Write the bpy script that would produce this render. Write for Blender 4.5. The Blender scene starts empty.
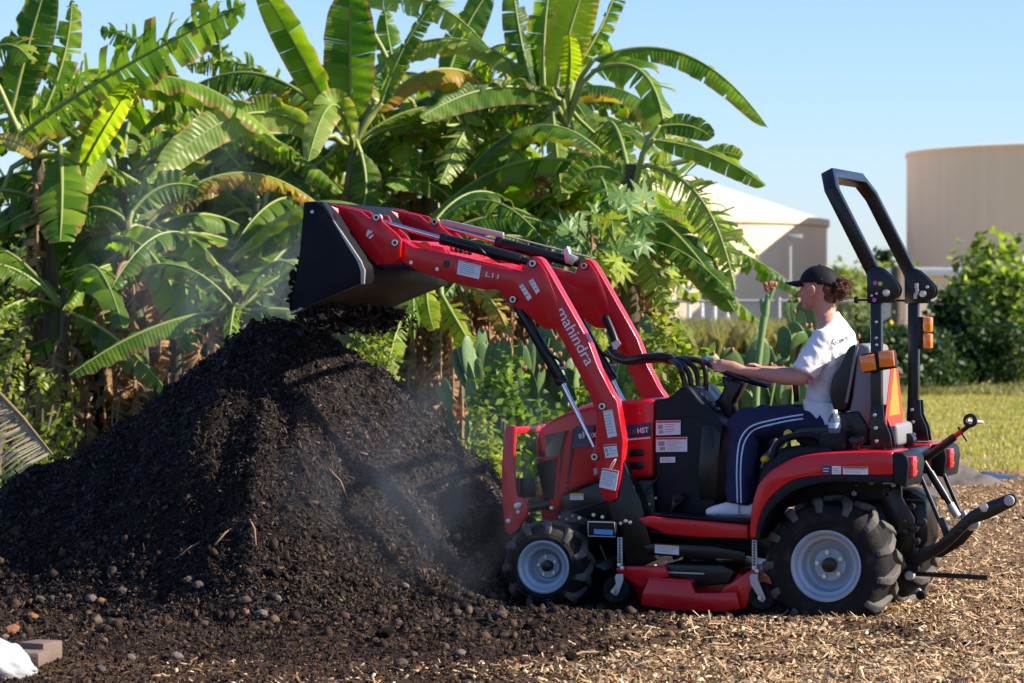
import bpy, bmesh, math, random
import numpy as np
from mathutils import Vector, Matrix, Quaternion
from mathutils.bvhtree import BVHTree
random.seed(7); R = random.Random(11); rng = np.random.default_rng(5)
rad = math.radians; PI = math.pi
scene = bpy.context.scene
COL = scene.collection

# ------------------------------------------------------------------ camera
F = 3200.0; W, H = 1024, 683; YH = 310.0
CAM = Vector((0, 0, 1.61))
pitch = math.atan((H/2 - YH)/F)
fwd = Vector((0, math.cos(pitch), -math.sin(pitch))); upv = Vector((0, math.sin(pitch), math.cos(pitch))); rgt = Vector((1, 0, 0))
cd = bpy.data.cameras.new('camera'); cam = bpy.data.objects.new('camera', cd); COL.objects.link(cam)
cam.location = CAM; cam.rotation_euler = (PI/2 - pitch, 0, 0)
cd.lens = F/W*36; cd.sensor_width = 36; cd.clip_end = 6000; cd.clip_start = .1
cd.dof.use_dof = True; cd.dof.focus_distance = 16.6; cd.dof.aperture_fstop = 5.6
scene.camera = cam

def ray(px, py): return fwd + rgt*((px - W/2)/F) + upv*((H/2 - py)/F)
def at(px, py, Y):
    d = ray(px, py); return CAM + d*(Y/d.y)

TH = rad(19)
LX = Vector((math.cos(TH), -math.sin(TH), 0)); LY = Vector((math.sin(TH), math.cos(TH), 0))
w0 = at(826, 566, 16.0)
ORG = w0 + LY*.60; ORG.z = 0
def P(px, py, v=-.45):
    d = ray(px, py)
    t = (v - (CAM - ORG).dot(LY))/d.dot(LY)
    p = CAM + d*t - ORG
    return Vector((p.dot(LX), v, p.z))
def toW(p): return ORG + LX*p.x + LY*p.y + Vector((0, 0, p.z))

# ------------------------------------------------------------------ materials
MATS = {}
def nodes(name):
    m = bpy.data.materials.new(name); m.use_nodes = True
    nt = m.node_tree; b = nt.nodes['Principled BSDF']; MATS[name] = m
    return m, nt, b
def paint(name, col, rough=.4, metal=0, coat=0, dirt=.12, scale=9, bump=0, bscale=60, spec=.5):
    m, nt, b = nodes(name); N = nt.nodes; L = nt.links
    tc = N.new('ShaderNodeTexCoord'); nz = N.new('ShaderNodeTexNoise'); nz.inputs['Scale'].default_value = scale; nz.inputs['Detail'].default_value = 6
    L.new(tc.outputs['Object'], nz.inputs['Vector'])
    mx = N.new('ShaderNodeMix'); mx.data_type = 'RGBA'
    rp = N.new('ShaderNodeMapRange'); rp.inputs[1].default_value = .5; rp.inputs[2].default_value = .75; rp.inputs[4].default_value = dirt
    L.new(nz.outputs['Fac'], rp.inputs[0]); L.new(rp.outputs[0], mx.inputs[0])
    mx.inputs[6].default_value = (*col, 1); mx.inputs[7].default_value = (.16, .12, .09, 1)
    L.new(mx.outputs[2], b.inputs['Base Color'])
    r2 = N.new('ShaderNodeMapRange'); r2.inputs[3].default_value = max(0.02, rough - .06); r2.inputs[4].default_value = min(1, rough + .14)
    L.new(nz.outputs['Fac'], r2.inputs[0]); L.new(r2.outputs[0], b.inputs['Roughness'])
    b.inputs['Metallic'].default_value = metal; b.inputs['Coat Weight'].default_value = coat; b.inputs['Coat Roughness'].default_value = .12
    b.inputs['Specular IOR Level'].default_value = spec
    if bump:
        n2 = N.new('ShaderNodeTexNoise'); n2.inputs['Scale'].default_value = bscale; n2.inputs['Detail'].default_value = 4; L.new(tc.outputs['Object'], n2.inputs['Vector'])
        bp = N.new('ShaderNodeBump'); bp.inputs['Strength'].default_value = bump; bp.inputs['Distance'].default_value = .01
        L.new(n2.outputs['Fac'], bp.inputs['Height']); L.new(bp.outputs[0], b.inputs['Normal'])
    return m
RED = paint('red_paint', (.58, .003, .010), .3, coat=.3, dirt=.16, scale=16, spec=.3)
BLK = paint('black_paint', (.004, .004, .005), .3, coat=.12, dirt=.02, spec=.35)
BUCK = paint('bucket_black', (.004, .005, .008), .5, dirt=.03, scale=6, bump=.1, spec=.16)
UNDER = paint('bucket_underside', (.07, .045, .032), .6, metal=.2, dirt=.6, scale=7)
BACK_SUNLIT = paint('bucket_back_sunlit', (.10, .095, .10), .38, metal=.2, dirt=.4, scale=10)  # black paint in sun: its lit gloss is put into this grey
WORN = paint('worn_steel', (.42, .40, .38), .45, metal=.5, dirt=.5, scale=14)
PLA = paint('dark_plastic', (.006, .008, .011), .42, dirt=.02, bump=.08, bscale=300, spec=.22)
GRYP = paint('grey_plastic', (.20, .20, .21), .5, dirt=.1)
RUB = paint('tyre_rubber', (.009, .009, .009), .75, spec=.2, dirt=.22, scale=14, bump=.3, bscale=80)
LUG = paint('dusty_rubber', (.085, .075, .065), .75, dirt=.5, scale=10, bump=.3, bscale=60)
RIM = paint('rim_silver', (.33, .40, .47), .4, metal=.15, dirt=.15, scale=12)
CHR = paint('chrome', (.75, .75, .76), .12, metal=1, dirt=.03)
ZINC = paint('zinc_bolt', (.62, .6, .55), .35, metal=.8, dirt=.1)
STK = paint('sticker_white', (.72, .73, .74), .5, dirt=.04)
INK = paint('print_grey', (.30, .31, .34), .6, dirt=0)
INKD = paint('print_dark', (.03, .03, .04), .7, dirt=0)
INKR = paint('print_red', (.6, .03, .03), .5, dirt=0)
INKY = paint('print_yellow', (.75, .5, .05), .5, dirt=0)
WHT = paint('lettering_white', (.8, .8, .8), .4, dirt=0)
BLUS = paint('label_blue', (.10, .30, .62), .4, dirt=.05)
NAVYL = paint('label_navy', (.012, .03, .09), .3, dirt=0)
GLS = paint('headlight_glass', (.01, .035, .04), .08, coat=1, dirt=.02)
AMB = paint('amber_lens', (.9, .22, .01), .15, coat=.6, dirt=.03)
TAIL = paint('red_lens', (.75, .01, .02), .15, coat=.6, dirt=.02)
ORA = paint('fluorescent_orange', (.95, .23, .02), .5, dirt=.05)
REFL = paint('red_reflector', (.7, .04, .03), .35, dirt=.05)
YEL = paint('yellow_knob', (.8, .55, .02), .4, dirt=.05)
PINK = paint('pink_sticker', (.6, .1, .5), .5, dirt=0)
SKIN = paint('skin', (.55, .26, .18), .5, dirt=.12, scale=30, bump=.04, bscale=200)
SKIN.node_tree.nodes['Principled BSDF'].inputs['Subsurface Weight'].default_value = .12
SKIN.node_tree.nodes['Principled BSDF'].inputs['Subsurface Radius'].default_value = (.02, .008, .004)
SHIRT = paint('white_cotton', (.74, .73, .75), .85, dirt=.02, bump=.35, bscale=26)
PANT = paint('navy_cloth', (.006, .011, .048), .75, dirt=.03, bump=.4, bscale=24)
STRIPE = paint('stripe_white', (.6, .68, .8), .8, dirt=0)
CAPM = paint('cap_cloth', (.004, .005, .008), .7, spec=.25, dirt=.03, bump=.1, bscale=200)
HAIR = paint('hair_auburn', (.10, .030, .015), .5, dirt=0)
SHOE = paint('shoe_white', (.88, .87, .85), .6, dirt=.15, scale=20)
CONC = paint('concrete', (.15, .105, .08), .85, dirt=.3, bump=.4, bscale=70)
SACK = paint('white_sack', (.42, .42, .43), .45, dirt=.05, bump=.3, bscale=12)
STONE = paint('stone', (.075, .052, .040), .85, dirt=.5, scale=14, bump=.5, bscale=50)
STONEL = paint('pale_stone', (.12, .10, .085), .85, dirt=.3, scale=14, bump=.4, bscale=50)
OCHRE = paint('ochre_rind', (.26, .11, .045), .8, dirt=.5, scale=20, bump=.6, bscale=50)
FABR = paint('weed_cloth', (.11, .09, .08), .9, dirt=.4, scale=4, bump=.5, bscale=20)
BTARP = paint('blue_tarp', (.02, .05, .12), .5, dirt=.1)
GALV = paint('galvanised', (.42, .42, .41), .5, metal=.4, dirt=.1)
WOOD = paint('weathered_bark', (.13, .095, .065), .9, dirt=.3, bump=.6, bscale=20)
BARKB = paint('banana_stem', (.075, .06, .028), .8, dirt=.9, scale=3, bump=.5, bscale=14)
def stem_mat():
    m, nt, b = nodes('banana_stem_fibrous'); N = nt.nodes; L = nt.links
    tc = N.new('ShaderNodeTexCoord'); mp = N.new('ShaderNodeMapping'); mp.inputs['Scale'].default_value = (9, 9, 1.1); L.new(tc.outputs['Object'], mp.inputs[0])
    n = N.new('ShaderNodeTexNoise'); n.inputs['Scale'].default_value = 1.6; n.inputs['Detail'].default_value = 7; n.inputs['Roughness'].default_value = .65; L.new(mp.outputs[0], n.inputs['Vector'])
    c = N.new('ShaderNodeValToRGB'); L.new(n.outputs['Fac'], c.inputs[0]); e = c.color_ramp.elements
    e[0].position = .3; e[0].color = (.022, .015, .010, 1); e[1].position = .72; e[1].color = (.26, .18, .10, 1)
    for p_, k_ in ((.45, (.085, .058, .032, 1)), (.58, (.10, .12, .035, 1))):
        x = e.new(p_); x.color = k_
    L.new(c.outputs[0], b.inputs['Base Color']); b.inputs['Roughness'].default_value = .8
    bp = N.new('ShaderNodeBump'); bp.inputs['Strength'].default_value = .8; bp.inputs['Distance'].default_value = .03; L.new(n.outputs['Fac'], bp.inputs['Height']); L.new(bp.outputs[0], b.inputs['Normal'])
    return m
BARKB = stem_mat()
DEAD = paint('dead_leaf', (.25, .155, .08), .85, dirt=.4, scale=6, bump=.3, bscale=30)
def tank_mat(name, col, sc=1.0):
    m, nt, b = nodes(name); N = nt.nodes; L = nt.links
    tc = N.new('ShaderNodeTexCoord'); mp = N.new('ShaderNodeMapping'); mp.inputs['Scale'].default_value = (2.2*sc, 2.2*sc, .05)
    nz = N.new('ShaderNodeTexNoise'); nz.inputs['Scale'].default_value = 1; nz.inputs['Detail'].default_value = 5
    L.new(tc.outputs['Object'], mp.inputs[0]); L.new(mp.outputs[0], nz.inputs['Vector'])
    mx = N.new('ShaderNodeMix'); mx.data_type = 'RGBA'; L.new(nz.outputs['Fac'], mx.inputs[0])
    mx.inputs[6].default_value = (*[c*.9 for c in col], 1); mx.inputs[7].default_value = (*[min(1, c*1.06) for c in col], 1)
    L.new(mx.outputs[2], b.inputs['Base Color']); b.inputs['Roughness'].default_value = .8
    return m
TANK = tank_mat('tank_cream', (.80, .63, .44)); TANKR = tank_mat('tank_tan', (.93, .68, .45)); WALLM = tank_mat('wall_tan', (.78, .60, .42)); WHITEC = paint('white_coping', (.75, .73, .7), .7)

def leaf_mat(name, c1, c2, trans=.42, rough=.42, edge=None, stripes=45, tint=(1.25, 1.35, .35)):
    m, nt, b = nodes(name); N = nt.nodes; L = nt.links
    uv = N.new('ShaderNodeTexCoord'); oi = N.new('ShaderNodeObjectInfo')
    nz = N.new('ShaderNodeTexNoise'); nz.inputs['Scale'].default_value = 2.2; nz.inputs['Detail'].default_value = 5
    L.new(uv.outputs['Object'], nz.inputs['Vector'])
    geo = N.new('ShaderNodeNewGeometry')
    ad = N.new('ShaderNodeMath'); ad.operation = 'ADD'
    ml = N.new('ShaderNodeMath'); ml.operation = 'MULTIPLY_ADD'; ml.inputs[1].default_value = .55; ml.inputs[2].default_value = -.27
    L.new(geo.outputs['Random Per Island'], ml.inputs[0]); L.new(nz.outputs['Fac'], ad.inputs[0]); L.new(ml.outputs[0], ad.inputs[1])
    mx = N.new('ShaderNodeMix'); mx.data_type = 'RGBA'; mx.inputs[6].default_value = (*c1, 1); mx.inputs[7].default_value = (*c2, 1)
    mr = N.new('ShaderNodeMapRange'); mr.inputs[1].default_value = .3; mr.inputs[2].default_value = .75; L.new(ad.outputs[0], mr.inputs[0]); L.new(mr.outputs[0], mx.inputs[0])
    col = mx.outputs[2]
    if stripes:
        sx = N.new('ShaderNodeSeparateXYZ'); L.new(uv.outputs['UV'], sx.inputs[0])
        sn = N.new('ShaderNodeMath'); sn.operation = 'SINE'; mu = N.new('ShaderNodeMath'); mu.operation = 'MULTIPLY'; mu.inputs[1].default_value = stripes*6.28
        L.new(sx.outputs[1], mu.inputs[0]); L.new(mu.outputs[0], sn.inputs[0])
        bp = N.new('ShaderNodeBump'); bp.inputs['Strength'].default_value = .22; bp.inputs['Distance'].default_value = .01
        L.new(sn.outputs[0], bp.inputs['Height']); L.new(bp.outputs[0], b.inputs['Normal'])
        if edge:   # dried margin along the outer edge of the blade
            n2 = N.new('ShaderNodeTexNoise'); n2.inputs['Scale'].default_value = 5; L.new(uv.outputs['Object'], n2.inputs['Vector'])
            a2 = N.new('ShaderNodeMath'); a2.operation = 'MULTIPLY_ADD'; a2.inputs[1].default_value = .9; L.new(n2.outputs['Fac'], a2.inputs[0])
            ab = N.new('ShaderNodeMath'); ab.operation = 'ABSOLUTE'; L.new(sx.outputs[0], ab.inputs[0]); L.new(ab.outputs[0], a2.inputs[2])
            m3 = N.new('ShaderNodeMapRange'); m3.inputs[1].default_value = 1.24; m3.inputs[2].default_value = 1.44; L.new(a2.outputs[0], m3.inputs[0])
            m4 = N.new('ShaderNodeMix'); m4.data_type = 'RGBA'; L.new(m3.outputs[0], m4.inputs[0]); L.new(col, m4.inputs[6]); m4.inputs[7].default_value = (*edge, 1); col = m4.outputs[2]
    L.new(col, b.inputs['Base Color']); b.inputs['Roughness'].default_value = rough; b.inputs['Specular IOR Level'].default_value = .28
    tr = N.new('ShaderNodeBsdfTranslucent'); vm = N.new('ShaderNodeMix'); vm.data_type = 'RGBA'; vm.blend_type = 'MULTIPLY'; vm.inputs[0].default_value = 1
    L.new(col, vm.inputs[6]); vm.inputs[7].default_value = (*[min(t*1.6, 3) for t in tint], 1); L.new(vm.outputs[2], tr.inputs[0])
    ms = N.new('ShaderNodeMixShader'); ms.inputs[0].default_value = trans
    L.new(b.outputs[0], ms.inputs[1]); L.new(tr.outputs[0], ms.inputs[2]); L.new(ms.outputs[0], N['Material Output'].inputs[0])
    return m
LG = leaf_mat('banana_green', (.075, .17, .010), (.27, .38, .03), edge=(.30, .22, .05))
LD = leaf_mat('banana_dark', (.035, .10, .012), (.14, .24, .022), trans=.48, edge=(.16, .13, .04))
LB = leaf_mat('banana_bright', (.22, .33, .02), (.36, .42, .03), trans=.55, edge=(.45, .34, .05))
LP = leaf_mat('banana_pale', (.17, .25, .04), (.28, .36, .09), trans=.4, rough=.3, edge=(.38, .30, .10))
LYW = leaf_mat('banana_yellow', (.30, .26, .03), (.42, .26, .04), trans=.4, edge=(.30, .13, .03))
LDEAD = leaf_mat('banana_dead', (.20, .12, .05), (.42, .27, .13), trans=.25, rough=.8, tint=(1, .8, .5))
RIBM = paint('leaf_midrib', (.22, .27, .06), .45, dirt=.1)
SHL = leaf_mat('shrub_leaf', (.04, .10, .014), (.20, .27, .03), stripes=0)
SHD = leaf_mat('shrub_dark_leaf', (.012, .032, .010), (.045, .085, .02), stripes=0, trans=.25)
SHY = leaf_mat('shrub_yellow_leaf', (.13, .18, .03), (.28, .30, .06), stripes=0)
SGR = leaf_mat('sea_grape_leaf', (.035, .085, .02), (.30, .36, .09), stripes=0, rough=.35)
PAP = leaf_mat('papaya_leaf', (.07, .15, .035), (.12, .22, .06), stripes=0, trans=.3)
FARL = leaf_mat('far_leaf', (.13, .17, .05), (.28, .29, .11), stripes=0)
DRYG = leaf_mat('dry_grass', (.22, .17, .08), (.16, .19, .06), stripes=0, trans=.3)
GRS = leaf_mat('grass_blade', (.22, .235, .05), (.46, .37, .14), stripes=0, trans=.3)
CACT = paint('cactus_pad', (.085, .16, .035), .5, dirt=.5, scale=7, bump=.2, bscale=40)
CACTL = paint('cactus_pale', (.15, .24, .07), .5, dirt=.2, scale=5, bump=.2, bscale=40)
FRUIT = paint('cactus_fruit', (.36, .12, .05), .5, dirt=.1)
FROND = leaf_mat('dry_frond', (.36, .29, .19), (.5, .42, .3), stripes=0, trans=.2, rough=.7, tint=(1, .9, .6))

def chip_mat(name, cols, rough=.85):
    m, nt, b = nodes(name); N = nt.nodes; L = nt.links
    geo = N.new('ShaderNodeNewGeometry'); cr = N.new('ShaderNodeValToRGB'); L.new(geo.outputs['Random Per Island'], cr.inputs[0])
    cr.color_ramp.interpolation = 'LINEAR'; e = cr.color_ramp.elements
    e[0].position = 0; e[0].color = (*cols[0], 1); e[1].position = 1; e[1].color = (*cols[-1], 1)
    for i, c in enumerate(cols[1:-1]):
        x = e.new((i+1)/(len(cols)-1)); x.color = (*c, 1)
    L.new(cr.outputs[0], b.inputs['Base Color']); b.inputs['Roughness'].default_value = rough; b.inputs['Specular IOR Level'].default_value = .12
    return m
CHIP = chip_mat('mulch_chips', [(.06, .035, .018), (.30, .18, .085), (.48, .31, .16), (.62, .44, .25), (.20, .11, .055), (.44, .29, .15), (.78, .62, .40), (.10, .06, .035)])
CHIPM = chip_mat('mixed_chips', [(.010, .007, .006), (.045, .027, .018), (.016, .012, .009), (.10, .055, .032), (.026, .018, .014), (.06, .036, .024), (.013, .010, .008), (.16, .10, .06)])
CHIPD = chip_mat('compost_bits', [(.006, .005, .0045), (.014, .010, .0085), (.026, .018, .014), (.008, .0065, .006), (.036, .025, .019), (.016, .012, .010), (.007, .006, .0055), (.042, .028, .021), (.011, .009, .008), (.07, .048, .036), (.012, .010, .009), (.12, .085, .065)], .6)

def soil_mat():
    m, nt, b = nodes('soil'); N = nt.nodes; L = nt.links
    tc = N.new('ShaderNodeTexCoord')
    def noise(s, d=8, r=.6):
        n = N.new('ShaderNodeTexNoise'); n.inputs['Scale'].default_value = s; n.inputs['Detail'].default_value = d; n.inputs['Roughness'].default_value = r; L.new(tc.outputs['Object'], n.inputs['Vector']); return n
    def ramp(src, stops):
        c = N.new('ShaderNodeValToRGB'); L.new(src, c.inputs[0]); e = c.color_ramp.elements
        e[0].position, e[0].color = stops[0][0], (*stops[0][1], 1); e[1].position, e[1].color = stops[-1][0], (*stops[-1][1], 1)
        for p_, c_ in stops[1:-1]:
            x = e.new(p_); x.color = (*c_, 1)
        return c
    def mix(f, a, c):
        x = N.new('ShaderNodeMix'); x.data_type = 'RGBA'; L.new(f, x.inputs[0]); L.new(a, x.inputs[6]); L.new(c, x.inputs[7]); return x.outputs[2]
    v = N.new('ShaderNodeTexVoronoi'); v.inputs['Scale'].default_value = 45; L.new(tc.outputs['Object'], v.inputs['Vector'])
    mul = ramp(noise(38).outputs['Fac'], [(.3, (.05, .03, .018)), (.5, (.20, .12, .06)), (.7, (.36, .23, .12))])
    drk = ramp(noise(30).outputs['Fac'], [(.3, (.010, .008, .007)), (.55, (.03, .021, .017)), (.75, (.075, .05, .036))])
    grs = ramp(noise(.9, 9).outputs['Fac'], [(.32, (.12, .14, .03)), (.5, (.26, .23, .07)), (.62, (.40, .29, .14)), (.75, (.20, .21, .06))])
    a1 = N.new('ShaderNodeAttribute'); a1.attribute_name = 'mulch'; a2 = N.new('ShaderNodeAttribute'); a2.attribute_name = 'grass'
    c = mix(a1.outputs['Fac'], drk.outputs[0], mul.outputs[0]); c = mix(a2.outputs['Fac'], c, grs.outputs[0])
    L.new(c, b.inputs['Base Color']); b.inputs['Roughness'].default_value = .95; b.inputs['Specular IOR Level'].default_value = .1
    bp = N.new('ShaderNodeBump'); bp.inputs['Strength'].default_value = .9; bp.inputs['Distance'].default_value = .025
    nb = noise(50, 6); L.new(nb.outputs['Fac'], bp.inputs['Height']); L.new(bp.outputs[0], b.inputs['Normal'])
    return m
SOIL = soil_mat()
def compost_mat():
    m, nt, b = nodes('compost'); N = nt.nodes; L = nt.links
    tc = N.new('ShaderNodeTexCoord'); n = N.new('ShaderNodeTexNoise'); n.inputs['Scale'].default_value = 42; n.inputs['Detail'].default_value = 10; n.inputs['Roughness'].default_value = .7
    L.new(tc.outputs['Object'], n.inputs['Vector']); c = N.new('ShaderNodeValToRGB'); L.new(n.outputs['Fac'], c.inputs[0]); e = c.color_ramp.elements
    e[0].position = .35; e[0].color = (.007, .006, .0055, 1); e[1].position = .78; e[1].color = (.040, .025, .018, 1)
    L.new(c.outputs[0], b.inputs['Base Color']); b.inputs['Roughness'].default_value = .8; b.inputs['Specular IOR Level'].default_value = .12
    bp = N.new('ShaderNodeBump'); bp.inputs['Strength'].default_value = 1; bp.inputs['Distance'].default_value = .03; L.new(n.outputs['Fac'], bp.inputs['Height']); L.new(bp.outputs[0], b.inputs['Normal'])
    return m
COMP = compost_mat()

# ------------------------------------------------------------------ object helpers
def meta(o, label=None, cat=None, group=None, kind=None):
    if label: o['label'] = label
    if cat: o['category'] = cat
    if group: o['group'] = group
    if kind: o['kind'] = kind
    return o
def empty(name, loc=(0, 0, 0), rz=0, label=None, cat=None, group=None):
    o = bpy.data.objects.new(name, None); COL.objects.link(o); o.location = loc; o.rotation_euler = (0, 0, rz); o.empty_display_size = .1
    return meta(o, label, cat, group)
def link(name, me, mat, parent=None, loc=None):
    o = bpy.data.objects.new(name, me); COL.objects.link(o)
    for m in (mat if isinstance(mat, (list, tuple)) else [mat]): me.materials.append(m)
    if parent: o.parent = parent
    if loc is not None: o.location = loc
    return o
def finish(bm, name, mat, parent=None, bevel=0, seg=2, smooth=35, loc=None, ang=30):
    bmesh.ops.recalc_face_normals(bm, faces=bm.faces)
    if bevel:
        es = [e for e in bm.edges if len(e.link_faces) == 2 and e.calc_face_angle(0) > rad(ang)]
        try: bmesh.ops.bevel(bm, geom=es, offset=bevel, segments=seg, profile=.5, affect='EDGES', clamp_overlap=True)
        except Exception: pass
    me = bpy.data.meshes.new(name); bm.to_mesh(me); bm.free()
    if smooth:
        me.shade_smooth(); me.set_sharp_from_angle(angle=rad(smooth))
    return link(name, me, mat, parent, loc)
def cat_rom(pts, n=4, closed=False):
    out = []; k = len(pts)
    rngk = range(k if closed else k-1)
    for i in rngk:
        p0 = pts[(i-1) % k] if closed or i > 0 else pts[i]; p1 = pts[i]; p2 = pts[(i+1) % k]; p3 = pts[(i+2) % k] if closed or i+2 < k else p2
        for j in range(n):
            t = j/n
            out.append(tuple(.5*((2*b) + (c-a)*t + (2*a-5*b+4*c-d)*t*t + (-a+3*b-3*c+d)*t**3) for a, b, c, d in zip(p0, p1, p2, p3)))
    if not closed: out.append(tuple(pts[-1]))
    return out
def prism(bm, ptsA, off):
    a = [bm.verts.new(p) for p in ptsA]; b = [bm.verts.new(p + off) for p in ptsA]
    bm.faces.new(a); bm.faces.new(b[::-1]); n = len(a)
    for i in range(n): bm.faces.new((a[i], b[i], b[(i+1) % n], a[(i+1) % n]))
    return a, b
ROOT = None
def slab(name, pts, v0, v1, mat, parent=None, sh=0, bevel=.004, seg=2, vt=None, smooth=35, fn=None):
    """profile given by its outline in the tractor's side plane, given its real width v0..v1 across the tractor"""
    vt = v0 if vt is None else vt
    bm = bmesh.new(); L = []
    for q in pts:
        p = P(q[0], q[1], vt); p.y = v0 + sh; L.append(p)
    prism(bm, L, Vector((0, v1 - v0, 0)))
    if fn:
        for v in bm.verts: fn(v)
    return finish(bm, name, mat, parent or ROOT, bevel, seg, smooth)
def orient(d): return Vector(d).normalized().to_track_quat('Z', 'Y').to_matrix().to_4x4()
def add_cyl(bm, a, b, r, r2=None, seg=16, caps=True):
    a = Vector(a); b = Vector(b); r2 = r if r2 is None else r2
    q = orient(b-a); u = (q @ Vector((1, 0, 0))); w = (q @ Vector((0, 1, 0)))
    A = [bm.verts.new(a + (u*math.cos(t)+w*math.sin(t))*r) for t in [2*PI*i/seg for i in range(seg)]]
    B = [bm.verts.new(b + (u*math.cos(t)+w*math.sin(t))*r2) for t in [2*PI*i/seg for i in range(seg)]]
    for i in range(seg): bm.faces.new((A[i], A[(i+1) % seg], B[(i+1) % seg], B[i]))
    if caps: bm.faces.new(A[::-1]); bm.faces.new(B)
def cyl(name, a, b, r, mat, parent=None, r2=None, seg=16, bevel=0):
    bm = bmesh.new(); add_cyl(bm, a, b, r, r2, seg); return finish(bm, name, mat, parent or ROOT, bevel)
def add_tube(bm, pts, rads, seg=12, ref=Vector((0, 0, 1)), caps=True, squash=1.0):
    """loft of rings; rads: number or (ra, rb) each; ra along ref, rb across"""
    pts = [Vector(p) for p in pts]; n = len(pts)
    rads = [r if isinstance(r, (tuple, list)) else (r, r) for r in (rads if isinstance(rads, (list, tuple)) else [rads]*n)]
    rings = []; prev = None
    def ring(c, t, ra, rb):
        nonlocal prev
        a = (prev if prev is not None else ref); a = a - t*a.dot(t)
        if a.length < 1e-4: a = t.orthogonal()
        a.normalize(); prev = a; b = t.cross(a)
        return [bm.verts.new(c + a*(ra*math.cos(q)) + b*(rb*math.sin(q))) for q in [2*PI*i/seg for i in range(seg)]]
    ts = []
    for i in range(n):
        t = pts[min(i+1, n-1)] - pts[max(i-1, 0)]; ts.append(t.normalized() if t.length > 1e-9 else Vector((0, 0, 1)))
    if caps:
        for k in (.15, .5, .85):
            s = math.sin(k*PI/2); c_ = math.cos(k*PI/2); rr = rads[0]; rings.append(ring(pts[0] - ts[0]*min(rr)*c_, ts[0], rr[0]*s, rr[1]*s))
    for i in range(n): rings.append(ring(pts[i], ts[i], *rads[i]))
    if caps:
        for k in (.85, .5, .15):
            s = math.sin(k*PI/2); c_ = math.cos(k*PI/2); rr = rads[-1]; rings.append(ring(pts[-1] + ts[-1]*min(rr)*c_, ts[-1], rr[0]*s, rr[1]*s))
    for A, B in zip(rings, rings[1:]):
        for i in range(seg): bm.faces.new((A[i], A[(i+1) % seg], B[(i+1) % seg], B[i]))
    bm.faces.new(rings[0][::-1]); bm.faces.new(rings[-1])
def tube(name, pts, rads, mat, parent=None, seg=10, smoothn=0, **k):
    if smoothn: pts = [Vector(p) for p in cat_rom([tuple(p) for p in pts], smoothn)]
    bm = bmesh.new(); add_tube(bm, pts, rads, seg, **k); return finish(bm, name, mat, parent or ROOT, 0, smooth=50)
def add_box(bm, c, s, rot=None):
    c = Vector(c); M = rot or Matrix.Identity(3)
    vs = [bm.verts.new(c + M @ Vector((x*s[0]/2, y*s[1]/2, z*s[2]/2))) for x in (-1, 1) for y in (-1, 1) for z in (-1, 1)]
    for f in ((0, 1, 3, 2), (4, 6, 7, 5), (0, 4, 5, 1), (2, 3, 7, 6), (0, 2, 6, 4), (1, 5, 7, 3)): bm.faces.new([vs[i] for i in f])
def add_ell(bm, c, r, rot=None, u=12, v=8):
    M = Matrix.Translation(c) @ (rot.to_4x4() if rot else Matrix.Identity(4)) @ Matrix.Diagonal((*r, 1))
    bmesh.ops.create_uvsphere(bm, u_segments=u, v_segments=v, radius=1, matrix=M)
def box(name, c, s, mat, parent=None, bevel=.004, rot=None, seg=2):
    bm = bmesh.new(); add_box(bm, c, s, rot); return finish(bm, name, mat, parent or ROOT, bevel, seg)
def npmesh(name, V, Fq, mat, parent=None, smooth=False, loc=None, uv=None):
    me = bpy.data.meshes.new(name); V = np.asarray(V, dtype=np.float32); Fq = np.asarray(Fq, dtype=np.int32); k = Fq.shape[1]
    me.vertices.add(len(V)); me.vertices.foreach_set('co', V.ravel())
    me.loops.add(Fq.size); me.loops.foreach_set('vertex_index', Fq.ravel())
    me.polygons.add(len(Fq)); me.polygons.foreach_set('loop_start', np.arange(0, Fq.size, k, dtype=np.int32))
    if uv is not None:
        l = me.uv_layers.new(name='UVMap'); l.data.foreach_set('uv', np.asarray(uv, dtype=np.float32)[Fq.ravel()].ravel())
    me.update(calc_edges=True); me.validate()
    if smooth: me.shade_smooth()
    return link(name, me, mat, parent, loc)

# ------------------------------------------------------------------ numpy noise
_perm = rng.random((256, 256))
def vnoise(x, y):
    xi = np.floor(x).astype(int); yi = np.floor(y).astype(int); fx = x-xi; fy = y-yi
    fx = fx*fx*(3-2*fx); fy = fy*fy*(3-2*fy)
    g = lambda i, j: _perm[(i) % 256, (j) % 256]
    return (g(xi, yi)*(1-fx)+g(xi+1, yi)*fx)*(1-fy) + (g(xi, yi+1)*(1-fx)+g(xi+1, yi+1)*fx)*fy - .5
def fbm(x, y, o=4, s=1.0, gain=.5):
    r = 0; a = 1
    for i in range(o):
        r = r + a*vnoise(x*s+17.3*i, y*s+9.1*i); s *= 2.03; a *= gain
    return r
def sstep(a, b, x):
    t = np.clip((x-a)/(b-a), 0, 1); return t*t*(3-2*t)

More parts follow.
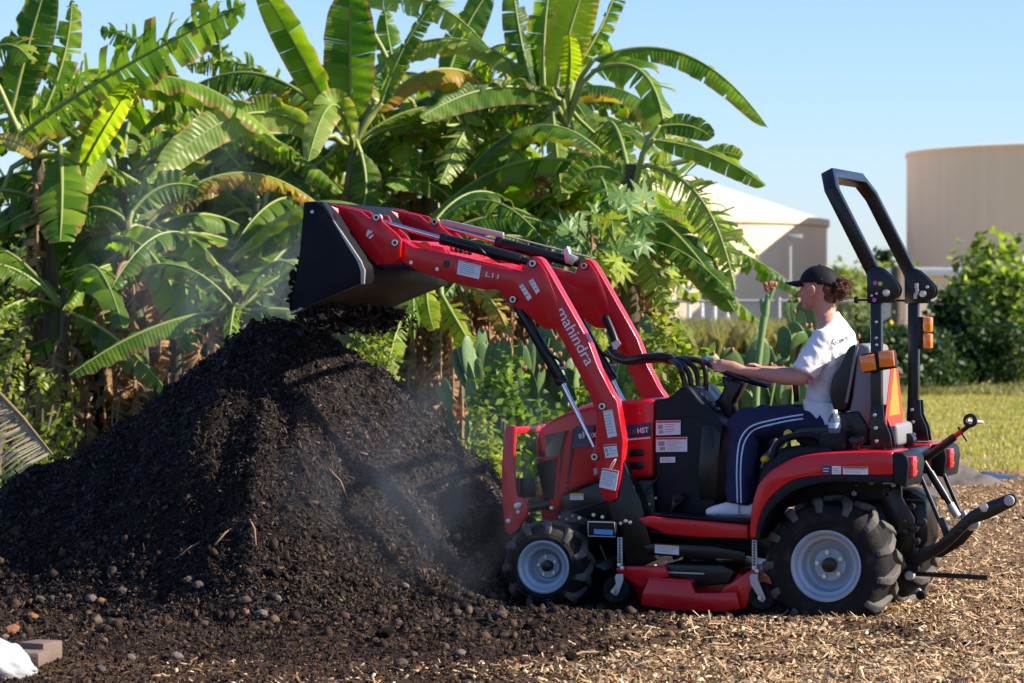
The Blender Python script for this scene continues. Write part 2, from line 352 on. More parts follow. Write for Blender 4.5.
# ------------------------------------------------------------------ ground and pile
PK = at(290, 318, 17.6)
LEFTP = [(-6, .0), (-4.2, .12), (-3.2, .22), (-2.1, .42), (-1.58, .60), (-1.26, .73), (-.87, .93), (-.55, 1.19), (-.3, 1.42), (-.08, 1.54), (.15, 1.50), (.40, 1.30), (.6, 1.16), (.87, .90), (1.09, .68), (1.3, .42), (1.55, .2), (1.9, .03), (2.4, 0)]
def pile_h(x, y):
    dx = x - PK.x; dy = y - PK.y - .05*np.sin(dx*3)
    Hx = np.interp(dx, [a for a, _ in LEFTP], [b for _, b in LEFTP])
    ridge = np.sqrt((dy*.86)**2 + .2**2) - .2
    h = Hx - ridge
    h = np.where(h < .25, .25*np.exp((h-.25)/.25), h)        # soft toe
    h = h*sstep(-6, -4.5, dx)*sstep(2.6, 1.9, dx)
    n = fbm(x, y, 3, 1.6)*.17 + (.5-np.abs(fbm(x*1.3, y*.6+3, 2, 2.6)))*.10 - .05 + fbm(x+5, y, 3, 7, .6)*.075
    return h + n*np.clip(h*2.0, 0, 1)*.8
def ground_h(x, y):
    z = .075 + fbm(x, y, 3, .45)*.05 + fbm(x+40, y, 4, 3.2, .55)*.035*sstep(34, 25, y)
    dark = sstep(1.2, -.3, x)*sstep(14.3, 14.8, y)*sstep(19, 17, y)
    z = z + dark*(.035*fbm(x, y+9, 3, 6.5, .6) + .03*np.abs(fbm(x+3, y, 2, 3.1)))
    # churned ridge in front of the machine's front wheel
    z = z + .055*np.exp(-(((x-.25)/.8)**2 + ((y-15.5)/.45)**2))
    z = z + .05*np.exp(-(((x+.6)/1.6)**2 + ((y-15.2)/.5)**2))
    z = z + .10*np.exp(-(((x-3.4)/1.2)**2+((y-22)/3.)**2))
    z = z - .06*sstep(30, 60, y)
    return z
def total_h(x, y): return np.maximum(ground_h(x, y), ground_h(x, y)*.6 + pile_h(x, y))
def gh(x, y): return float(ground_h(np.array([float(x)]), np.array([float(y)]))[0])
def th(x, y): return float(total_h(np.array([float(x)]), np.array([float(y)]))[0])
def mulch_mask(x, y):
    w = fbm(x, y, 3, 1.1)
    edge = .55 + (y-14.6)*.35                     # dark soil to the left of this line
    m = sstep(-.5, .5, x - edge + w*1.2)
    m = np.maximum(m, (.42 + .4*sstep(-.2, 1.2, x))*sstep(.25, -.15, y - (14.15 + .10*x) + w*.35))
    m = m*(1 - .9*np.exp(-(((x-1.75)/.30)**2 + ((y-14.6)/.11)**2))) * (1 - .6*np.exp(-(((x-.9)/.25)**2 + ((y-14.9)/.12)**2)))
    m = m*(1 - .55*sstep(.12, .3, fbm(x+9, y, 3, 2.4)))
    return np.where(y > 16.5, np.maximum(m, sstep(.8, 2.2, x)*.9), m)
def grass_mask(x, y): return sstep(29.5, 31.5, y + fbm(x, y, 3, .8)*1.5 + np.where(x < 1.5, -4, 0))
def grid(xs, ys, fz):
    X, Y = np.meshgrid(xs, ys); Z = fz(X, Y); V = np.stack([X, Y, Z], -1).reshape(-1, 3); nx, ny = len(xs), len(ys)
    i = np.arange(nx-1)[None, :] + (np.arange(ny-1)*nx)[:, None]; i = i.ravel()
    return V, np.stack([i, i+1, i+nx+1, i+nx], -1)
xs = np.concatenate([-np.geomspace(3500, 8, 30), np.arange(-7, 8, .035), np.geomspace(8.1, 3500, 30)])
ys = np.concatenate([np.linspace(-60, 11.0, 12), np.arange(11.5, 19, .032), np.arange(19, 34, .12), np.arange(34, 90, 1.2), np.geomspace(92, 5000, 25)])
V, Fc = grid(xs, ys, ground_h)
g = npmesh('ground', V, Fc, SOIL, smooth=True); meta(g, kind='structure', label='ground of mulch and bare soil with a mown grass field beyond')
for nm, fn in (('mulch', mulch_mask), ('grass', grass_mask)):
    at_ = g.data.attributes.new(nm, 'FLOAT', 'POINT'); at_.data.foreach_set('value', np.asarray(fn(V[:, 0], V[:, 1]), dtype=np.float32))
xs = np.arange(PK.x-6, PK.x+2.5, .03); ys = np.arange(PK.y-3.4, PK.y+2.6, .03)
V, Fc = grid(xs, ys, lambda x, y: ground_h(x, y)*.6 + pile_h(x, y) - .012)
pile = empty('compost_pile', (PK.x, PK.y, 0), label='tall pile of dark steaming compost under the raised bucket', cat='compost pile')
V = V - np.array([PK.x, PK.y, 0]); npmesh('heap', V, Fc, COMP, pile, smooth=True)

def chips(name, n, xr, yr, hfun, keep, smin, smax, mat, parent=None, off=(0, 0, 0), tilt=.5, lift=.004, ypow=1.0, aspect=(.18, .5)):
    x = rng.uniform(*xr, n); y = yr[0] + (yr[1]-yr[0])*rng.random(n)**ypow
    k = rng.random(n) < keep(x, y); x = x[k]; y = y[k]; n = len(x)
    # inside the view only
    px = W/2 + x/y*F; k = (px > -60) & (px < W+60); x = x[k]; y = y[k]; n = len(x)
    z = hfun(x, y); e = .02
    nx = -(hfun(x+e, y)-z)/e; ny = -(hfun(x, y+e)-z)/e; nz = np.ones(n)
    N = np.stack([nx, ny, nz], -1) + rng.normal(0, tilt, (n, 3)); N /= np.linalg.norm(N, axis=1)[:, None]
    a = rng.normal(0, 1, (n, 3)); A = np.cross(N, a); A /= np.linalg.norm(A, axis=1)[:, None]; B = np.cross(N, A)
    l = (smin + (smax-smin)*rng.random(n)**2.2)[:, None]; w = l*rng.uniform(*aspect, (n, 1)); h = w*.22
    C = np.stack([x, y, z + lift], -1) - np.array(off)
    s = np.array([[-1, -1], [1, -.8], [1, .7], [-.9, 1]])
    vs = []
    for t in (0, 1):
        for u_, v_ in s:
            vs.append(C + A*(u_*l/2*(1-.15*t)) + B*(v_*w/2*(1-.2*t)) + N*(h*(t-.3)))
    V = np.stack(vs, 1).reshape(-1, 3)
    f = np.array([[4, 5, 6, 7], [0, 1, 5, 4], [1, 2, 6, 5], [2, 3, 7, 6], [3, 0, 4, 7]])
    Fq = (np.arange(n)*8)[:, None, None] + f[None]
    return npmesh(name, V, Fq.reshape(-1, 4), mat, parent)
ppx = lambda x, y: ground_h(x, y)*.6 + pile_h(x, y)
onpile = lambda x, y: (pile_h(x, y) > .05)*1.0
b = chips('compost_crumbs', 150000, (PK.x-3, PK.x+2.2), (PK.y-3, PK.y+.5), ppx, onpile, .006, .035, CHIPD, pile, (PK.x, PK.y, 0), tilt=.9)
meta(b, kind='stuff')
b = chips('compost_chunks', 26000, (PK.x-3, PK.x+2.2), (PK.y-3, PK.y+.5), ppx, onpile, .012, .048, CHIPD, pile, (PK.x, PK.y, 0), tilt=1.6, aspect=(.2, .6)); meta(b, kind='stuff')
b = chips('compost_twigs', 5000, (PK.x-3, PK.x+2.2), (PK.y-3, PK.y+.4), ppx, onpile, .03, .10, CHIPM, pile, (PK.x, PK.y, 0), tilt=.8, aspect=(.04, .12))
meta(b, kind='stuff')
b = chips('mulch', 170000, (-1.5, 6), (12.7, 31), ground_h, lambda x, y: mulch_mask(x, y)*(.25+.75*sstep(-.4, 1.2, x+fbm(x, y, 2, 2)))*(pile_h(x, y) < .06), .008, .05, CHIP, ypow=2.6, tilt=.55)
meta(b, 'golden wood chip mulch scattered around the tractor', kind='stuff')
b = chips('straw', 26000, (-.6, 6), (12.9, 30), ground_h, lambda x, y: mulch_mask(x, y)**2*sstep(-.2, 1.3, x+fbm(x, y, 2, 2))*(pile_h(x, y) < .06), .03, .13, CHIP, ypow=2.4, tilt=.45, lift=.01, aspect=(.03, .10)); meta(b, 'long golden straw fibres on the mulch around the tractor', kind='stuff')
b = chips('bark_chunks', 24000, (-3.6, 2.4), (13.6, 18), total_h, lambda x, y: sstep(1.8, -.2, x)*sstep(13.9, 15.0, y)*(pile_h(x, y) < .4), .010, .042, CHIPM, tilt=1.6, aspect=(.2, .6)); meta(b, 'dark bark chunks strewn between the pile and the front wheel', kind='stuff')
b = chips('soil_crumbs', 120000, (-3.6, 3), (12.7, 18.5), ground_h, lambda x, y: (1-.8*mulch_mask(x, y))*(pile_h(x, y) < .25), .006, .04, CHIPM, ypow=1.7, tilt=.8)
meta(b, 'dark soil crumbs and bark bits in front of the pile', kind='stuff')

for k, (a_, b2_, lab) in enumerate([((215, 545), (232, 528), 'thin pale stick lying on the lower front of the pile'), ((330, 470), (348, 500), 'curved brown fibre on the middle of the pile'), ((250, 520), (256, 545), 'forked tan stem standing out of the pile front'), ((175, 560), (205, 540), 'long twig on the left foot of the pile'), ((560, 660), (600, 652), 'pale twig on the soil before the front wheel')]):
    def surf(px, py):
        d = ray(px, py); t = 13.0
        while t < 20:
            p = CAM + d*t
            if p.z < th(p.x, p.y) + .01: return p
            t += .02
        return CAM + d*17
    A_, B_ = surf(*a_), surf(*b2_); o = empty('twig', A_, label=lab, cat='twig'); M_ = (A_+B_)/2 + Vector((.01, -.02, .02)); bm = bmesh.new(); add_tube(bm, [Vector((0, 0, 0)), M_-A_, B_-A_], [.006, .005, .003], 6); finish(bm, 'stick', DEAD, o, 0, smooth=60)
# clods and stones
from mathutils import noise as _mn
mnoise0 = lambda p: _mn.noise(p)*2
def lumps(name, n, xr, yr, hfun, keep, smin, smax, mat, parent=None, off=(0, 0, 0), seed=3, sub=1):
    g_ = np.random.default_rng(seed); bm = bmesh.new(); bmesh.ops.create_icosphere(bm, subdivisions=sub, radius=1); bv_ = np.array([v.co[:] for v in bm.verts]); bf = np.array([[v.index for v in f.verts] for f in bm.faces]); bm.free()
    x = g_.uniform(*xr, n); y = g_.uniform(*yr, n); k = g_.random(n) < keep(x, y); x = x[k]; y = y[k]; n = len(x); z = hfun(x, y)
    s = (smin + (smax-smin)*g_.random(n)**3); C = np.stack([x, y, z + s*.25], -1) - np.array(off); M = g_.normal(0, 1, (n, 3, 3)); M, _ = np.linalg.qr(M)
    V = (bv_[None]*(1 + g_.uniform(-.35, .35, (n, len(bv_), 1))*(1 if sub < 2 else .95))*(1 + .45*np.abs(np.sin(bv_[:, :1]*5+bv_[:, 1:2]*7))[None]))*g_.uniform(.55, 1.1, (n, 1, 3)); V = np.einsum('nij,nkj->nki', M, V)*s[:, None, None] + C[:, None]
    return npmesh(name, V.reshape(-1, 3), (np.arange(n)[:, None, None]*len(bv_) + bf[None]).reshape(-1, 3), mat, parent)
meta(lumps('lumps', 2600, (PK.x-3, PK.x+2.2), (PK.y-3, PK.y+.5), ppx, onpile, .005, .022, CHIPD, pile, (PK.x, PK.y, 0)), kind='stuff')
meta(lumps('dark_clods', 2200, (-3.6, 2.4), (14.4, 17.5), total_h, lambda x, y: sstep(1.9, 0, x)*sstep(14.4, 15.2, y)*(pile_h(x, y) < .55)*(fbm(x, y, 2, 1.6) > -.1), .006, .030, CHIPD, seed=8, sub=2), 'larger dark soil lumps along the foot of the pile', kind='stuff')
meta(lumps('soil_clods', 2600, (-3.4, 2.2), (14.3, 18), total_h, lambda x, y: sstep(1.6, -.2, x)*sstep(14.3, 15.2, y)*(pile_h(x, y) < .4), .006, .028, CHIPM, seed=4), 'dark crumbly soil clods along the foot of the pile', kind='stuff')
def clod_mesh(seed, u=14):
    r_ = random.Random(seed); bm = bmesh.new(); bmesh.ops.create_icosphere(bm, subdivisions=3, radius=1)
    ax = [Vector((r_.gauss(0, 1), r_.gauss(0, 1), r_.gauss(0, 1))).normalized() for _ in range(9)]; am = [r_.uniform(-.16, .16) for _ in ax]
    for v in bm.verts:
        d = v.co.normalized(); s = 1 + sum(a*max(0, d.dot(x))**3 for a, x in zip(am, ax)); v.co = d*s*(1 + .16*mnoise0(d*2.2 + Vector((seed, 0, 0))) + .12*mnoise0(d*5.5)); v.co.z *= .78
    me = bpy.data.meshes.new('stone'); bm.to_mesh(me); bm.free(); me.shade_smooth(); return me
clods = [clod_mesh(i) for i in range(6)]
def groundhit(px, py):
    d = ray(px, py); t = 12.5
    while t < 40:
        p = CAM + d*t
        if p.z < th(p.x, p.y): return p
        t += .02
    return CAM + d*20
def ctexture(px):
    return 'left' if px < 340 else 'middle'
STN = [(100, 668, 6, 'brown'), (131, 657, 6, 'pale'), (118, 659, 5, 'dark'), (175, 655, 7.5, 'grey'), (205, 655, 6, 'dark'), (190, 580, 7, 'brown'), (199, 586, 6, 'brown'), (215, 583, 5, 'dark'),
       (244, 599, 7, 'brown'), (262, 612, 7, 'pale'), (278, 598, 5, 'pale'), (246, 611, 5, 'ochre'), (40, 598, 6, 'brown'), (52, 598, 5, 'brown'), (68, 597, 5, 'brown'), (91, 598, 6, 'pale'), (101, 601, 5, 'red'),
       (12, 628, 8, 'ochre'), (33, 616, 6, 'ochre'), (122, 590, 6, 'brown'), (400, 661, 8, 'brown'), (414, 654, 5, 'brown'), (418, 668, 5, 'ochre'), (446, 646, 5, 'brown'), (456, 612, 6, 'brown'), (500, 614, 8, 'brown'), (530, 625, 8, 'dark'),
       (460, 652, 6, 'pale'), (570, 655, 8, 'dark'), (384, 632, 9, 'dark'), (405, 585, 5, 'pale'), (768, 602, 4, 'rust'), (800, 606, 3.5, 'pale')]
desc = {'brown': ('brown earthy clod', STONE), 'dark': ('dark soil clod', COMP), 'pale': ('pale grey stone', STONEL), 'grey': ('smooth grey stone', STONEL), 'ochre': ('rough ochre lump of rind', OCHRE), 'red': ('small reddish clod', OCHRE), 'rust': ('small rust coloured leaf scrap', OCHRE)}
for i, (px, py, r, k) in enumerate(STN):
    p = groundhit(px, py+r*.7); rr = .88*r/F*p.y; p.z = th(p.x, p.y) + rr*.45
    o = bpy.data.objects.new('stone', clods[i % 6].copy()); o.data.materials.append(desc[k][1]); COL.objects.link(o); o.location = p
    o.scale = (rr*R.uniform(.9, 1.15), rr*R.uniform(.85, 1.1), rr*R.uniform(.8, 1)); o.rotation_euler = (R.uniform(-.4, .4), R.uniform(-.4, .4), R.uniform(0, 6))
    side = 'in the left foreground' if px < 150 and py > 640 else 'at the left toe of the dark pile' if px < 150 else 'at the foot of the pile' if px < 300 and py < 640 else 'in front of the pile' if px < 300 else 'on churned soil left of the front wheel' if px < 560 else 'beside the mower caster' 
    meta(o, f"{desc[k][0]} {side}", 'stone', 'stones and clods in front of the pile')

# ------------------------------------------------------------------ lettering and stickers
def text_obj(name, s, p0, p1, upright, mat, parent, fat=0.0, normal=Vector((0, -1, 0)), lift=.001, xh=None, extr=.0008):
    """lettering whose baseline runs p0 -> p1 on a surface, real geometry"""
    cu = bpy.data.curves.new('t', 'FONT'); cu.body = s; cu.size = 1; cu.offset = fat; cu.extrude = 0
    to = bpy.data.objects.new('t', cu); COL.objects.link(to); bpy.context.view_layer.update()
    me = bpy.data.meshes.new_from_object(to.evaluated_get(bpy.context.evaluated_depsgraph_get())); bpy.data.objects.remove(to)
    xs_ = [v.co.x for v in me.vertices]; ys_ = [v.co.y for v in me.vertices]; w = max(xs_)-min(xs_); mx = min(xs_); h = max(ys_)
    d = p1-p0; L = d.length; d.normalize(); n = normal.normalized(); u = n.cross(d).normalized()
    if u.dot(upright) < 0: u = -u
    sx = L/w; sy = (xh/h) if xh else sx
    for v in me.vertices:
        v.co = p0 + d*((v.co.x-mx)*sx) + u*(v.co.y*sy) + n*(lift + extr)
    me.name = name
    return link(name, me, mat, parent)
def sticker(pts, v, parent, head=INKR, lines=5, base=STK, sh=0, name='sticker', ink=INK, headh=.16, pic=False):
    """pts: four corners (tl, tr, br, bl) on the side plane"""
    q = [P(a, b_, v) for a, b_ in pts]
    for p in q: p.y += sh
    bm = bmesh.new(); prism(bm, [p + Vector((0, -.0015, 0)) for p in q], Vector((0, .003, 0))); o = finish(bm, name, base, parent, 0, smooth=0)
    def quad(bm, u0, u1, t0, t1, dy):
        f = lambda u, t: (q[0]*(1-u)+q[1]*u)*(1-t) + (q[3]*(1-u)+q[2]*u)*t + Vector((0, dy, 0))
        bm.faces.new([bm.verts.new(f(u, t)) for u, t in ((u0, t0), (u1, t0), (u1, t1), (u0, t1))])
    if head:
        bm = bmesh.new(); quad(bm, .02, .98, .03, headh, -.0022); finish(bm, 'header_strip', head, o, 0, smooth=0)
    if lines:
        bm = bmesh.new()
        for i in range(lines):
            t = headh + .1 + (.82-headh)*i/lines
            x0 = .36 if pic else .07
            quad(bm, x0, .9 - .25*R.random(), t, t + .28*(.82-headh)/lines, -.0022)
        if pic: quad(bm, .08, .28, headh+.12, headh+.42, -.0022); quad(bm, .12, .3, headh+.5, headh+.72, -.0022)
        finish(bm, 'small_print', ink, o, 0, smooth=0)
    return o
def bolt(px, py, v, parent, r=.012, mat=None, depth=.012, hexa=False, name='bolt'):
    p = P(px, py, v); return cyl(name, p + Vector((0, .004, 0)), p + Vector((0, -depth, 0)), r, mat or ZINC, parent, seg=6 if hexa else 16, bevel=.0015)
def pin(px, py, v, parent, sh=0):
    p = P(px, py, v); p.y += sh
    o = cyl('pivot_pin', p + Vector((0, .004, 0)), p + Vector((0, -.008, 0)), .021, BLK, parent, bevel=.002)
    bm = bmesh.new(); lathe(bm, p, [(.010, -.013), (.017, -.013), (.017, -.008), (.010, -.008)], 20); finish(bm, 'ring', ZINC, o, 0)
    return o
def lathe(bm, c, prof, seg=40, closed=True, axis_y=1):
    """prof: (radius, y) about a cross-axis through c"""
    rings = []
    for r_, y_ in prof:
        rings.append([bm.verts.new((c.x + r_*math.cos(t), c.y + y_, c.z + r_*math.sin(t))) for t in [2*PI*i/seg for i in range(seg)]])
    prs = list(zip(rings, rings[1:])) + ([(rings[-1], rings[0])] if closed else [])
    for A, B in prs:
        for i in range(seg): bm.faces.new((A[i], B[i], B[(i+1) % seg], A[(i+1) % seg]))

# ------------------------------------------------------------------ tractor
ROOT = empty('tractor', ORG, -TH, 'red compact tractor with raised front loader, mower deck and folded black roll bar', 'tractor')
SEP = .88

# wheels
def wheel(c, r, w, rr, nl, side, lug=.024, parent=None):
    """c: centre of the outer face, side -1 near / +1 far (outer face direction)"""
    wh = empty('wheel', c); wh.parent = ROOT
    Z = Vector((0, 0, 0)); s = -side                      # s: direction from the outer face inwards
    pr = [(rr, .012), (rr+.012, .0), (rr+.03, -.004), (rr+(r-rr)*.45, -.012), (r-.055, -.006), (r-.02, .012), (r-lug*.6, .04), (r-lug*.2, w*.3), (r, w*.5), (r-lug*.2, w*.7), (r-lug*.6, w-.04), (r-.02, w-.012), (r-.055, w+.006), (rr+.03, w+.004), (rr, w-.012)]
    pr = [(a-(lug if a > rr+.05 else 0), b_*s) for a, b_ in pr]
    bm = bmesh.new(); lathe(bm, Z, pr, 72); ty = finish(bm, 'tyre', RUB, wh, 0, smooth=60)
    # raised ring and lettering blocks on the sidewall
    bm = bmesh.new(); lathe(bm, Z, [(rr+.045, s*-.008), (rr+.049, s*-.012), (rr+.053, s*-.008)], 72); finish(bm, 'sidewall_ring', RUB, ty, 0, smooth=60)
    bm = bmesh.new()
    for k in range(nl*2):
        a0 = 2*PI*k/(nl*2); left = k % 2
        sec = []
        for j in range(7):
            t = j/6; yy = (-.006 + t*w*.60) if left else (w+.006 - t*w*.60)
            a = a0 + .20*(t**1.2)*(.33/r)
            edge = abs(yy - w/2)/(w/2)
            ro = r - .028*max(0, edge-.55)**2*5; ri = r - lug*1.5 - .03*max(0, edge-.6)
            if j == 0: ro -= .022; ri -= .03
            hw = (.026 if j else .019)/r*(.33/r)**-.3
            sec.append([(ro, a-hw*.8, yy), (ro, a+hw*.8, yy), (ri, a+hw*1.15, yy), (ri, a-hw*1.15, yy)])
        vs = [[bm.verts.new((q[0]*math.cos(q[1]), q[2]*s, q[0]*math.sin(q[1]))) for q in S_] for S_ in sec]
        for A, B in zip(vs, vs[1:]):
            for i in range(4): bm.faces.new((A[i], B[i], B[(i+1) % 4], A[(i+1) % 4]))
        bm.faces.new(vs[0]); bm.faces.new(vs[-1][::-1])
    finish(bm, 'tread_lugs', LUG, ty, .004, 1, smooth=30)
    # rim
    bm = bmesh.new()
    pr = [(rr+.012, .0), (rr+.012, -.006), (rr+.004, -.010), (rr-.006, -.004), (rr-.012, .008), (rr-.016, .022), (rr-.034, .030), (rr-.040, .05), (rr-.044, .095), (rr-.060, .104), (rr*.52, .098), (rr*.48, .088), (.03, .088), (.03, .10), (rr*.5, .11), (rr-.03, .12), (rr-.02, .04), (rr-.002, .02)]
    lathe(bm, Z, [(a, b_*s) for a, b_ in pr], 64); rim = finish(bm, 'rim', RIM, wh, 0, smooth=40)
    cyl('hub', (0, .10*s, 0), (0, .052*s, 0), rr*.22, BLK, rim, seg=24, bevel=.004)
    for k in range(5):
        a = 2*PI*k/5 + .5; q = Vector((math.cos(a)*rr*.38, 0, math.sin(a)*rr*.38))
        cyl('wheel_nut', q + Vector((0, .09*s, 0)), q + Vector((0, .072*s, 0)), .012 if rr > .15 else .009, ZINC, rim, seg=6)
    cyl('valve', Vector((rr*.62, .09*s, rr*.5)), Vector((rr*.70, .055*s, rr*.60)), .004, BLK, rim, seg=8)
    return wh
RC = P(826, 566, -.60); wr = wheel(RC, .345, .30, .168, 13, -1)
FC = P(543.5, 567, -.55); wf = wheel(FC, .238, .21, .126, 11, -1, .02); wf.rotation_euler = (0, 0, rad(3))
w2 = wheel(Vector((RC.x, .62, RC.z)), .345, .30, .168, 13, 1); w3 = wheel(Vector((FC.x, .56, FC.z)), .238, .21, .126, 11, 1, .02)

# chassis, axles and dark machinery under the body
ch = slab('chassis', [(556, 500), (606, 500), (660, 515), (720, 524), (880, 500), (905, 560), (880, 585), (830, 575), (770, 560), (700, 548), (640, 548), (600, 560), (560, 560)], -.16, .16, BLK, bevel=.01)
cyl('front_axle', (FC.x, -.36, FC.z), (FC.x, .36, FC.z), .055, BLK)
cyl('rear_axle', (RC.x, -.36, RC.z), (RC.x, .36, RC.z), .085, BLK)
slab('side_frame', [(562, 497), (600, 482), (652, 480), (656, 515), (648, 522), (650, 560), (636, 560), (622, 520), (590, 520), (566, 510)], -.30, .30, BLK, bevel=.006)
slab('loader_bracket', [(596, 462), (622, 458), (640, 500), (655, 560), (630, 572), (612, 520)], -.44, -.36, BLK, bevel=.006)
slab('loader_bracket', [(596, 462), (622, 458), (640, 500), (655, 560), (630, 572), (612, 520)], -.44, -.36, BLK, sh=.8, bevel=.006)
for q in ((621, 523.5), (626, 521), (630.5, 522.5), (594, 515), (603, 517), (552, 508), (580, 518)): bolt(*q, -.445, ch, r=.010)
for q in ((560, 517), (567, 519), (573, 516), (643, 508), (650, 504), (656, 498)): bolt(*q, -.31, ch, r=.007, mat=GALV)
# many small fittings, hoses and rods seen in the dark below the bonnet
for a, b_, r_ in (((560, 522), (600, 526), .008), ((636, 500), (658, 478), .007), ((640, 530), (740, 545), .012), ((655, 552), (742, 556), .012), ((600, 545), (606, 560), .010), ((570, 512), (612, 500), .006)):
    cyl('control_rod', P(*a, -.40), P(*b_, -.40), r_, BLK, ch, seg=10)
for k in range(9):
    x = R.uniform(845, 900); y = R.uniform(478, 495); bolt(x, y, -.30, ch, r=R.uniform(.008, .016), mat=R.choice([BLK, GALV, BLK]))

# sticker box by the front wheel, drag link sticker
bx = slab('battery_box', [(588, 522), (614.5, 522.6), (615.5, 536.8), (588.3, 536)], -.50, -.40, PLA, bevel=.003)
tube('metal_frame', [P(588, 522, -.503), P(614.5, 522.6, -.503), P(615.5, 536.8, -.503), P(588.3, 536, -.503), P(588, 522, -.503)], .0035, GALV, bx, seg=6)
sticker([(594, 529), (613, 530), (613, 535), (594, 534)], -.505, bx, head=None, lines=0, base=BLUS, name='label')
dl = slab('link_bar', [(643, 546), (655, 543), (712, 546), (745, 552), (745, 560), (700, 558), (650, 555)], -.47, -.44, BLK, bevel=.004)
sticker([(655, 544.5), (679, 546), (679, 555), (655, 553)], -.473, dl, head=INKY, lines=3, headh=.14)

# bonnet
def nose(v):
    p0 = P(530, 442, -.26).x; t = max(0, 1 - (v.co.x - p0)/.42); v.co.y *= 1 - .30*t*t
top = cat_rom([(530, 442), (533, 433), (538, 427.5), (546, 421.5), (557, 416), (572, 410.5), (595, 404.6), (618, 401), (655, 398.6)], 3)
bon = slab('bonnet', top + [(653, 478), (626, 478), (600, 481), (565, 492), (561, 499), (555, 512.5), (541, 512.5), (539, 500), (532, 465)], -.26, .26, RED, bevel=.028, seg=4, fn=nose, smooth=40)
_x0 = P(530, 442, -.26).x
def ny(px, py, base=-.26):
    x = P(px, py, base).x; t = max(0, 1 - (x - _x0)/.42); return base*(1 - .30*t*t)
def hugged(name, pts, mat, parent, d=.003, th_=.006, n=6):
    """panel that follows the bonnet's curved side"""
    bm = bmesh.new(); dense = []
    for a, b_ in zip(pts, pts[1:] + pts[:1]):
        for i in range(n): dense.append((a[0]+(b_[0]-a[0])*i/n, a[1]+(b_[1]-a[1])*i/n))
    V = []
    for q in dense:
        p = P(q[0], q[1], -.26); p.y = ny(*q) - d; V.append(bm.verts.new(p))
    f = bm.faces.new(V); r_ = bmesh.ops.triangulate(bm, faces=[f])
    ex = bmesh.ops.extrude_face_region(bm, geom=bm.faces[:]); vv = [v for v in ex['geom'] if isinstance(v, bmesh.types.BMVert)]
    for v in vv: v.co.y += th_ + d
    return finish(bm, name, mat, parent, 0, smooth=40)
hl = hugged('headlight', [(533, 440), (539, 436.5), (564.5, 430.8), (557, 455.5), (542, 458), (535, 456)], GLS, bon)
hugged('headlight_trim', [(531, 459), (535.5, 458.4), (541, 457), (538, 462), (532, 466)], CHR, bon, d=.006)
gr = hugged('grille', [(532, 466), (538, 462), (555.5, 458), (551, 500), (540, 500), (536, 480)], BLK, bon, d=.002)
hugged('panel_gap', [(572, 429), (574, 428.5), (566.5, 492), (564, 493)], BLK, bon, d=.0015)
hugged('panel_gap', [(561, 437), (563, 433), (556, 500), (554, 500)], BLK, bon, d=.001)
w1 = hugged('badge_panel', [(575, 426.5), (594, 425), (592, 446), (571.5, 447.8)], NAVYL, bon, d=.004)
w2_ = slab('badge_panel', [(622, 425.5), (650.6, 422.7), (650.6, 435.6), (622, 438.2)], -.267, -.258, NAVYL, bon, bevel=.001)
text_obj('lettering', 'eMax', P(579, 438.5, -.27), P(597, 437, -.27), Vector((0, 0, 1)), WHT, w1, .012, xh=.036, lift=.004)
text_obj('lettering', 'e2120', P(624.5, 434.5, -.27), P(636.3, 433.3, -.27), Vector((0, 0, 1)), GRYP, w2_, .0, xh=.022)
text_obj('lettering', 'HST', P(637.7, 433.2, -.27), P(649, 432, -.27), Vector((0, 0, 1)), WHT, w2_, .03, xh=.026)
slab('badge_underline', [(622, 439.3), (650, 437), (650, 438.4), (622, 440.8)], -.265, -.258, STK, bon, bevel=0)
for y in (449.5, 462.5):
    vt_ = slab('vent', [(627, y), (643.6, y-1), (643.6, y+6.5), (627, y+7.5)], -.263, -.252, BLK, bon, bevel=.002)
    for k in range(3): slab('louvre', [(627.5, y+1.6+k*2), (643, y+.8+k*2), (643, y+1.4+k*2), (627.5, y+2.2+k*2)], -.266, -.262, PLA, vt_, bevel=0)
sticker([(570, 493.5), (583.5, 493.5), (583.5, 500), (570, 500)], -.303, ROOT, head=INKY, lines=2, headh=.4)
lt = slab('latch', [(593.5, 468), (598, 468), (598.5, 475), (593.5, 475.5)], -.27, -.258, GALV, bon, bevel=.002)
# bonnet top handle (pale insert)
slab('hood_ridge', [(577, 408.2), (590, 403), (594, 402.6), (594, 404.6), (577, 410)], -.20, -.05, GALV, bon, bevel=.003)

# front guard
gd = [(504, 432), (506, 427.5), (510, 425.5), (515.5, 426.4), (514, 453), (514.6, 479), (516.5, 496), (525, 499), (528, 507), (526.5, 516), (517, 530), (511, 535), (505, 531), (502, 500), (501.5, 465)]
gu = slab('front_guard', gd, -.32, -.29, RED, bevel=.005)
slab('guard_plate', gd, -.32, -.29, RED, gu, sh=.62, bevel=.005)
a = P(511.5, 431, -.30); b_ = a.copy(); b_.y = .32
bm = bmesh.new(); add_box(bm, (a+b_)/2, (.05, .63, .035)); finish(bm, 'crossbar', RED, gu, .008, 3)
a = P(519, 489, -.30); bb = slab('bumper_plate', [(514, 478), (533, 478), (536, 497), (516, 498)], -.28, -.27, BLK, gu)
bm = bmesh.new()
add_box(bm, Vector((a.x, 0, a.z)), (.016, .60, .10)); bp_ = finish(bm, 'bumper_bar', BLK, gu, .004)
for k in range(12):
    for j in range(2): cyl('lit_hole', (a.x+.007, -.24+k*.044, a.z+.02-j*.035), (a.x+.010, -.24+k*.044, a.z+.02-j*.035), .007, GALV, bp_, seg=8)  # pale discs put the light in the plate's holes into colour
bolt(517.5, 506, -.322, gu, r=.018); bolt(521, 504.5, -.322, gu, r=.012, depth=.03); bolt(518.5, 512, -.322, gu, r=.010); bolt(508.5, 521, -.322, gu, r=.013)
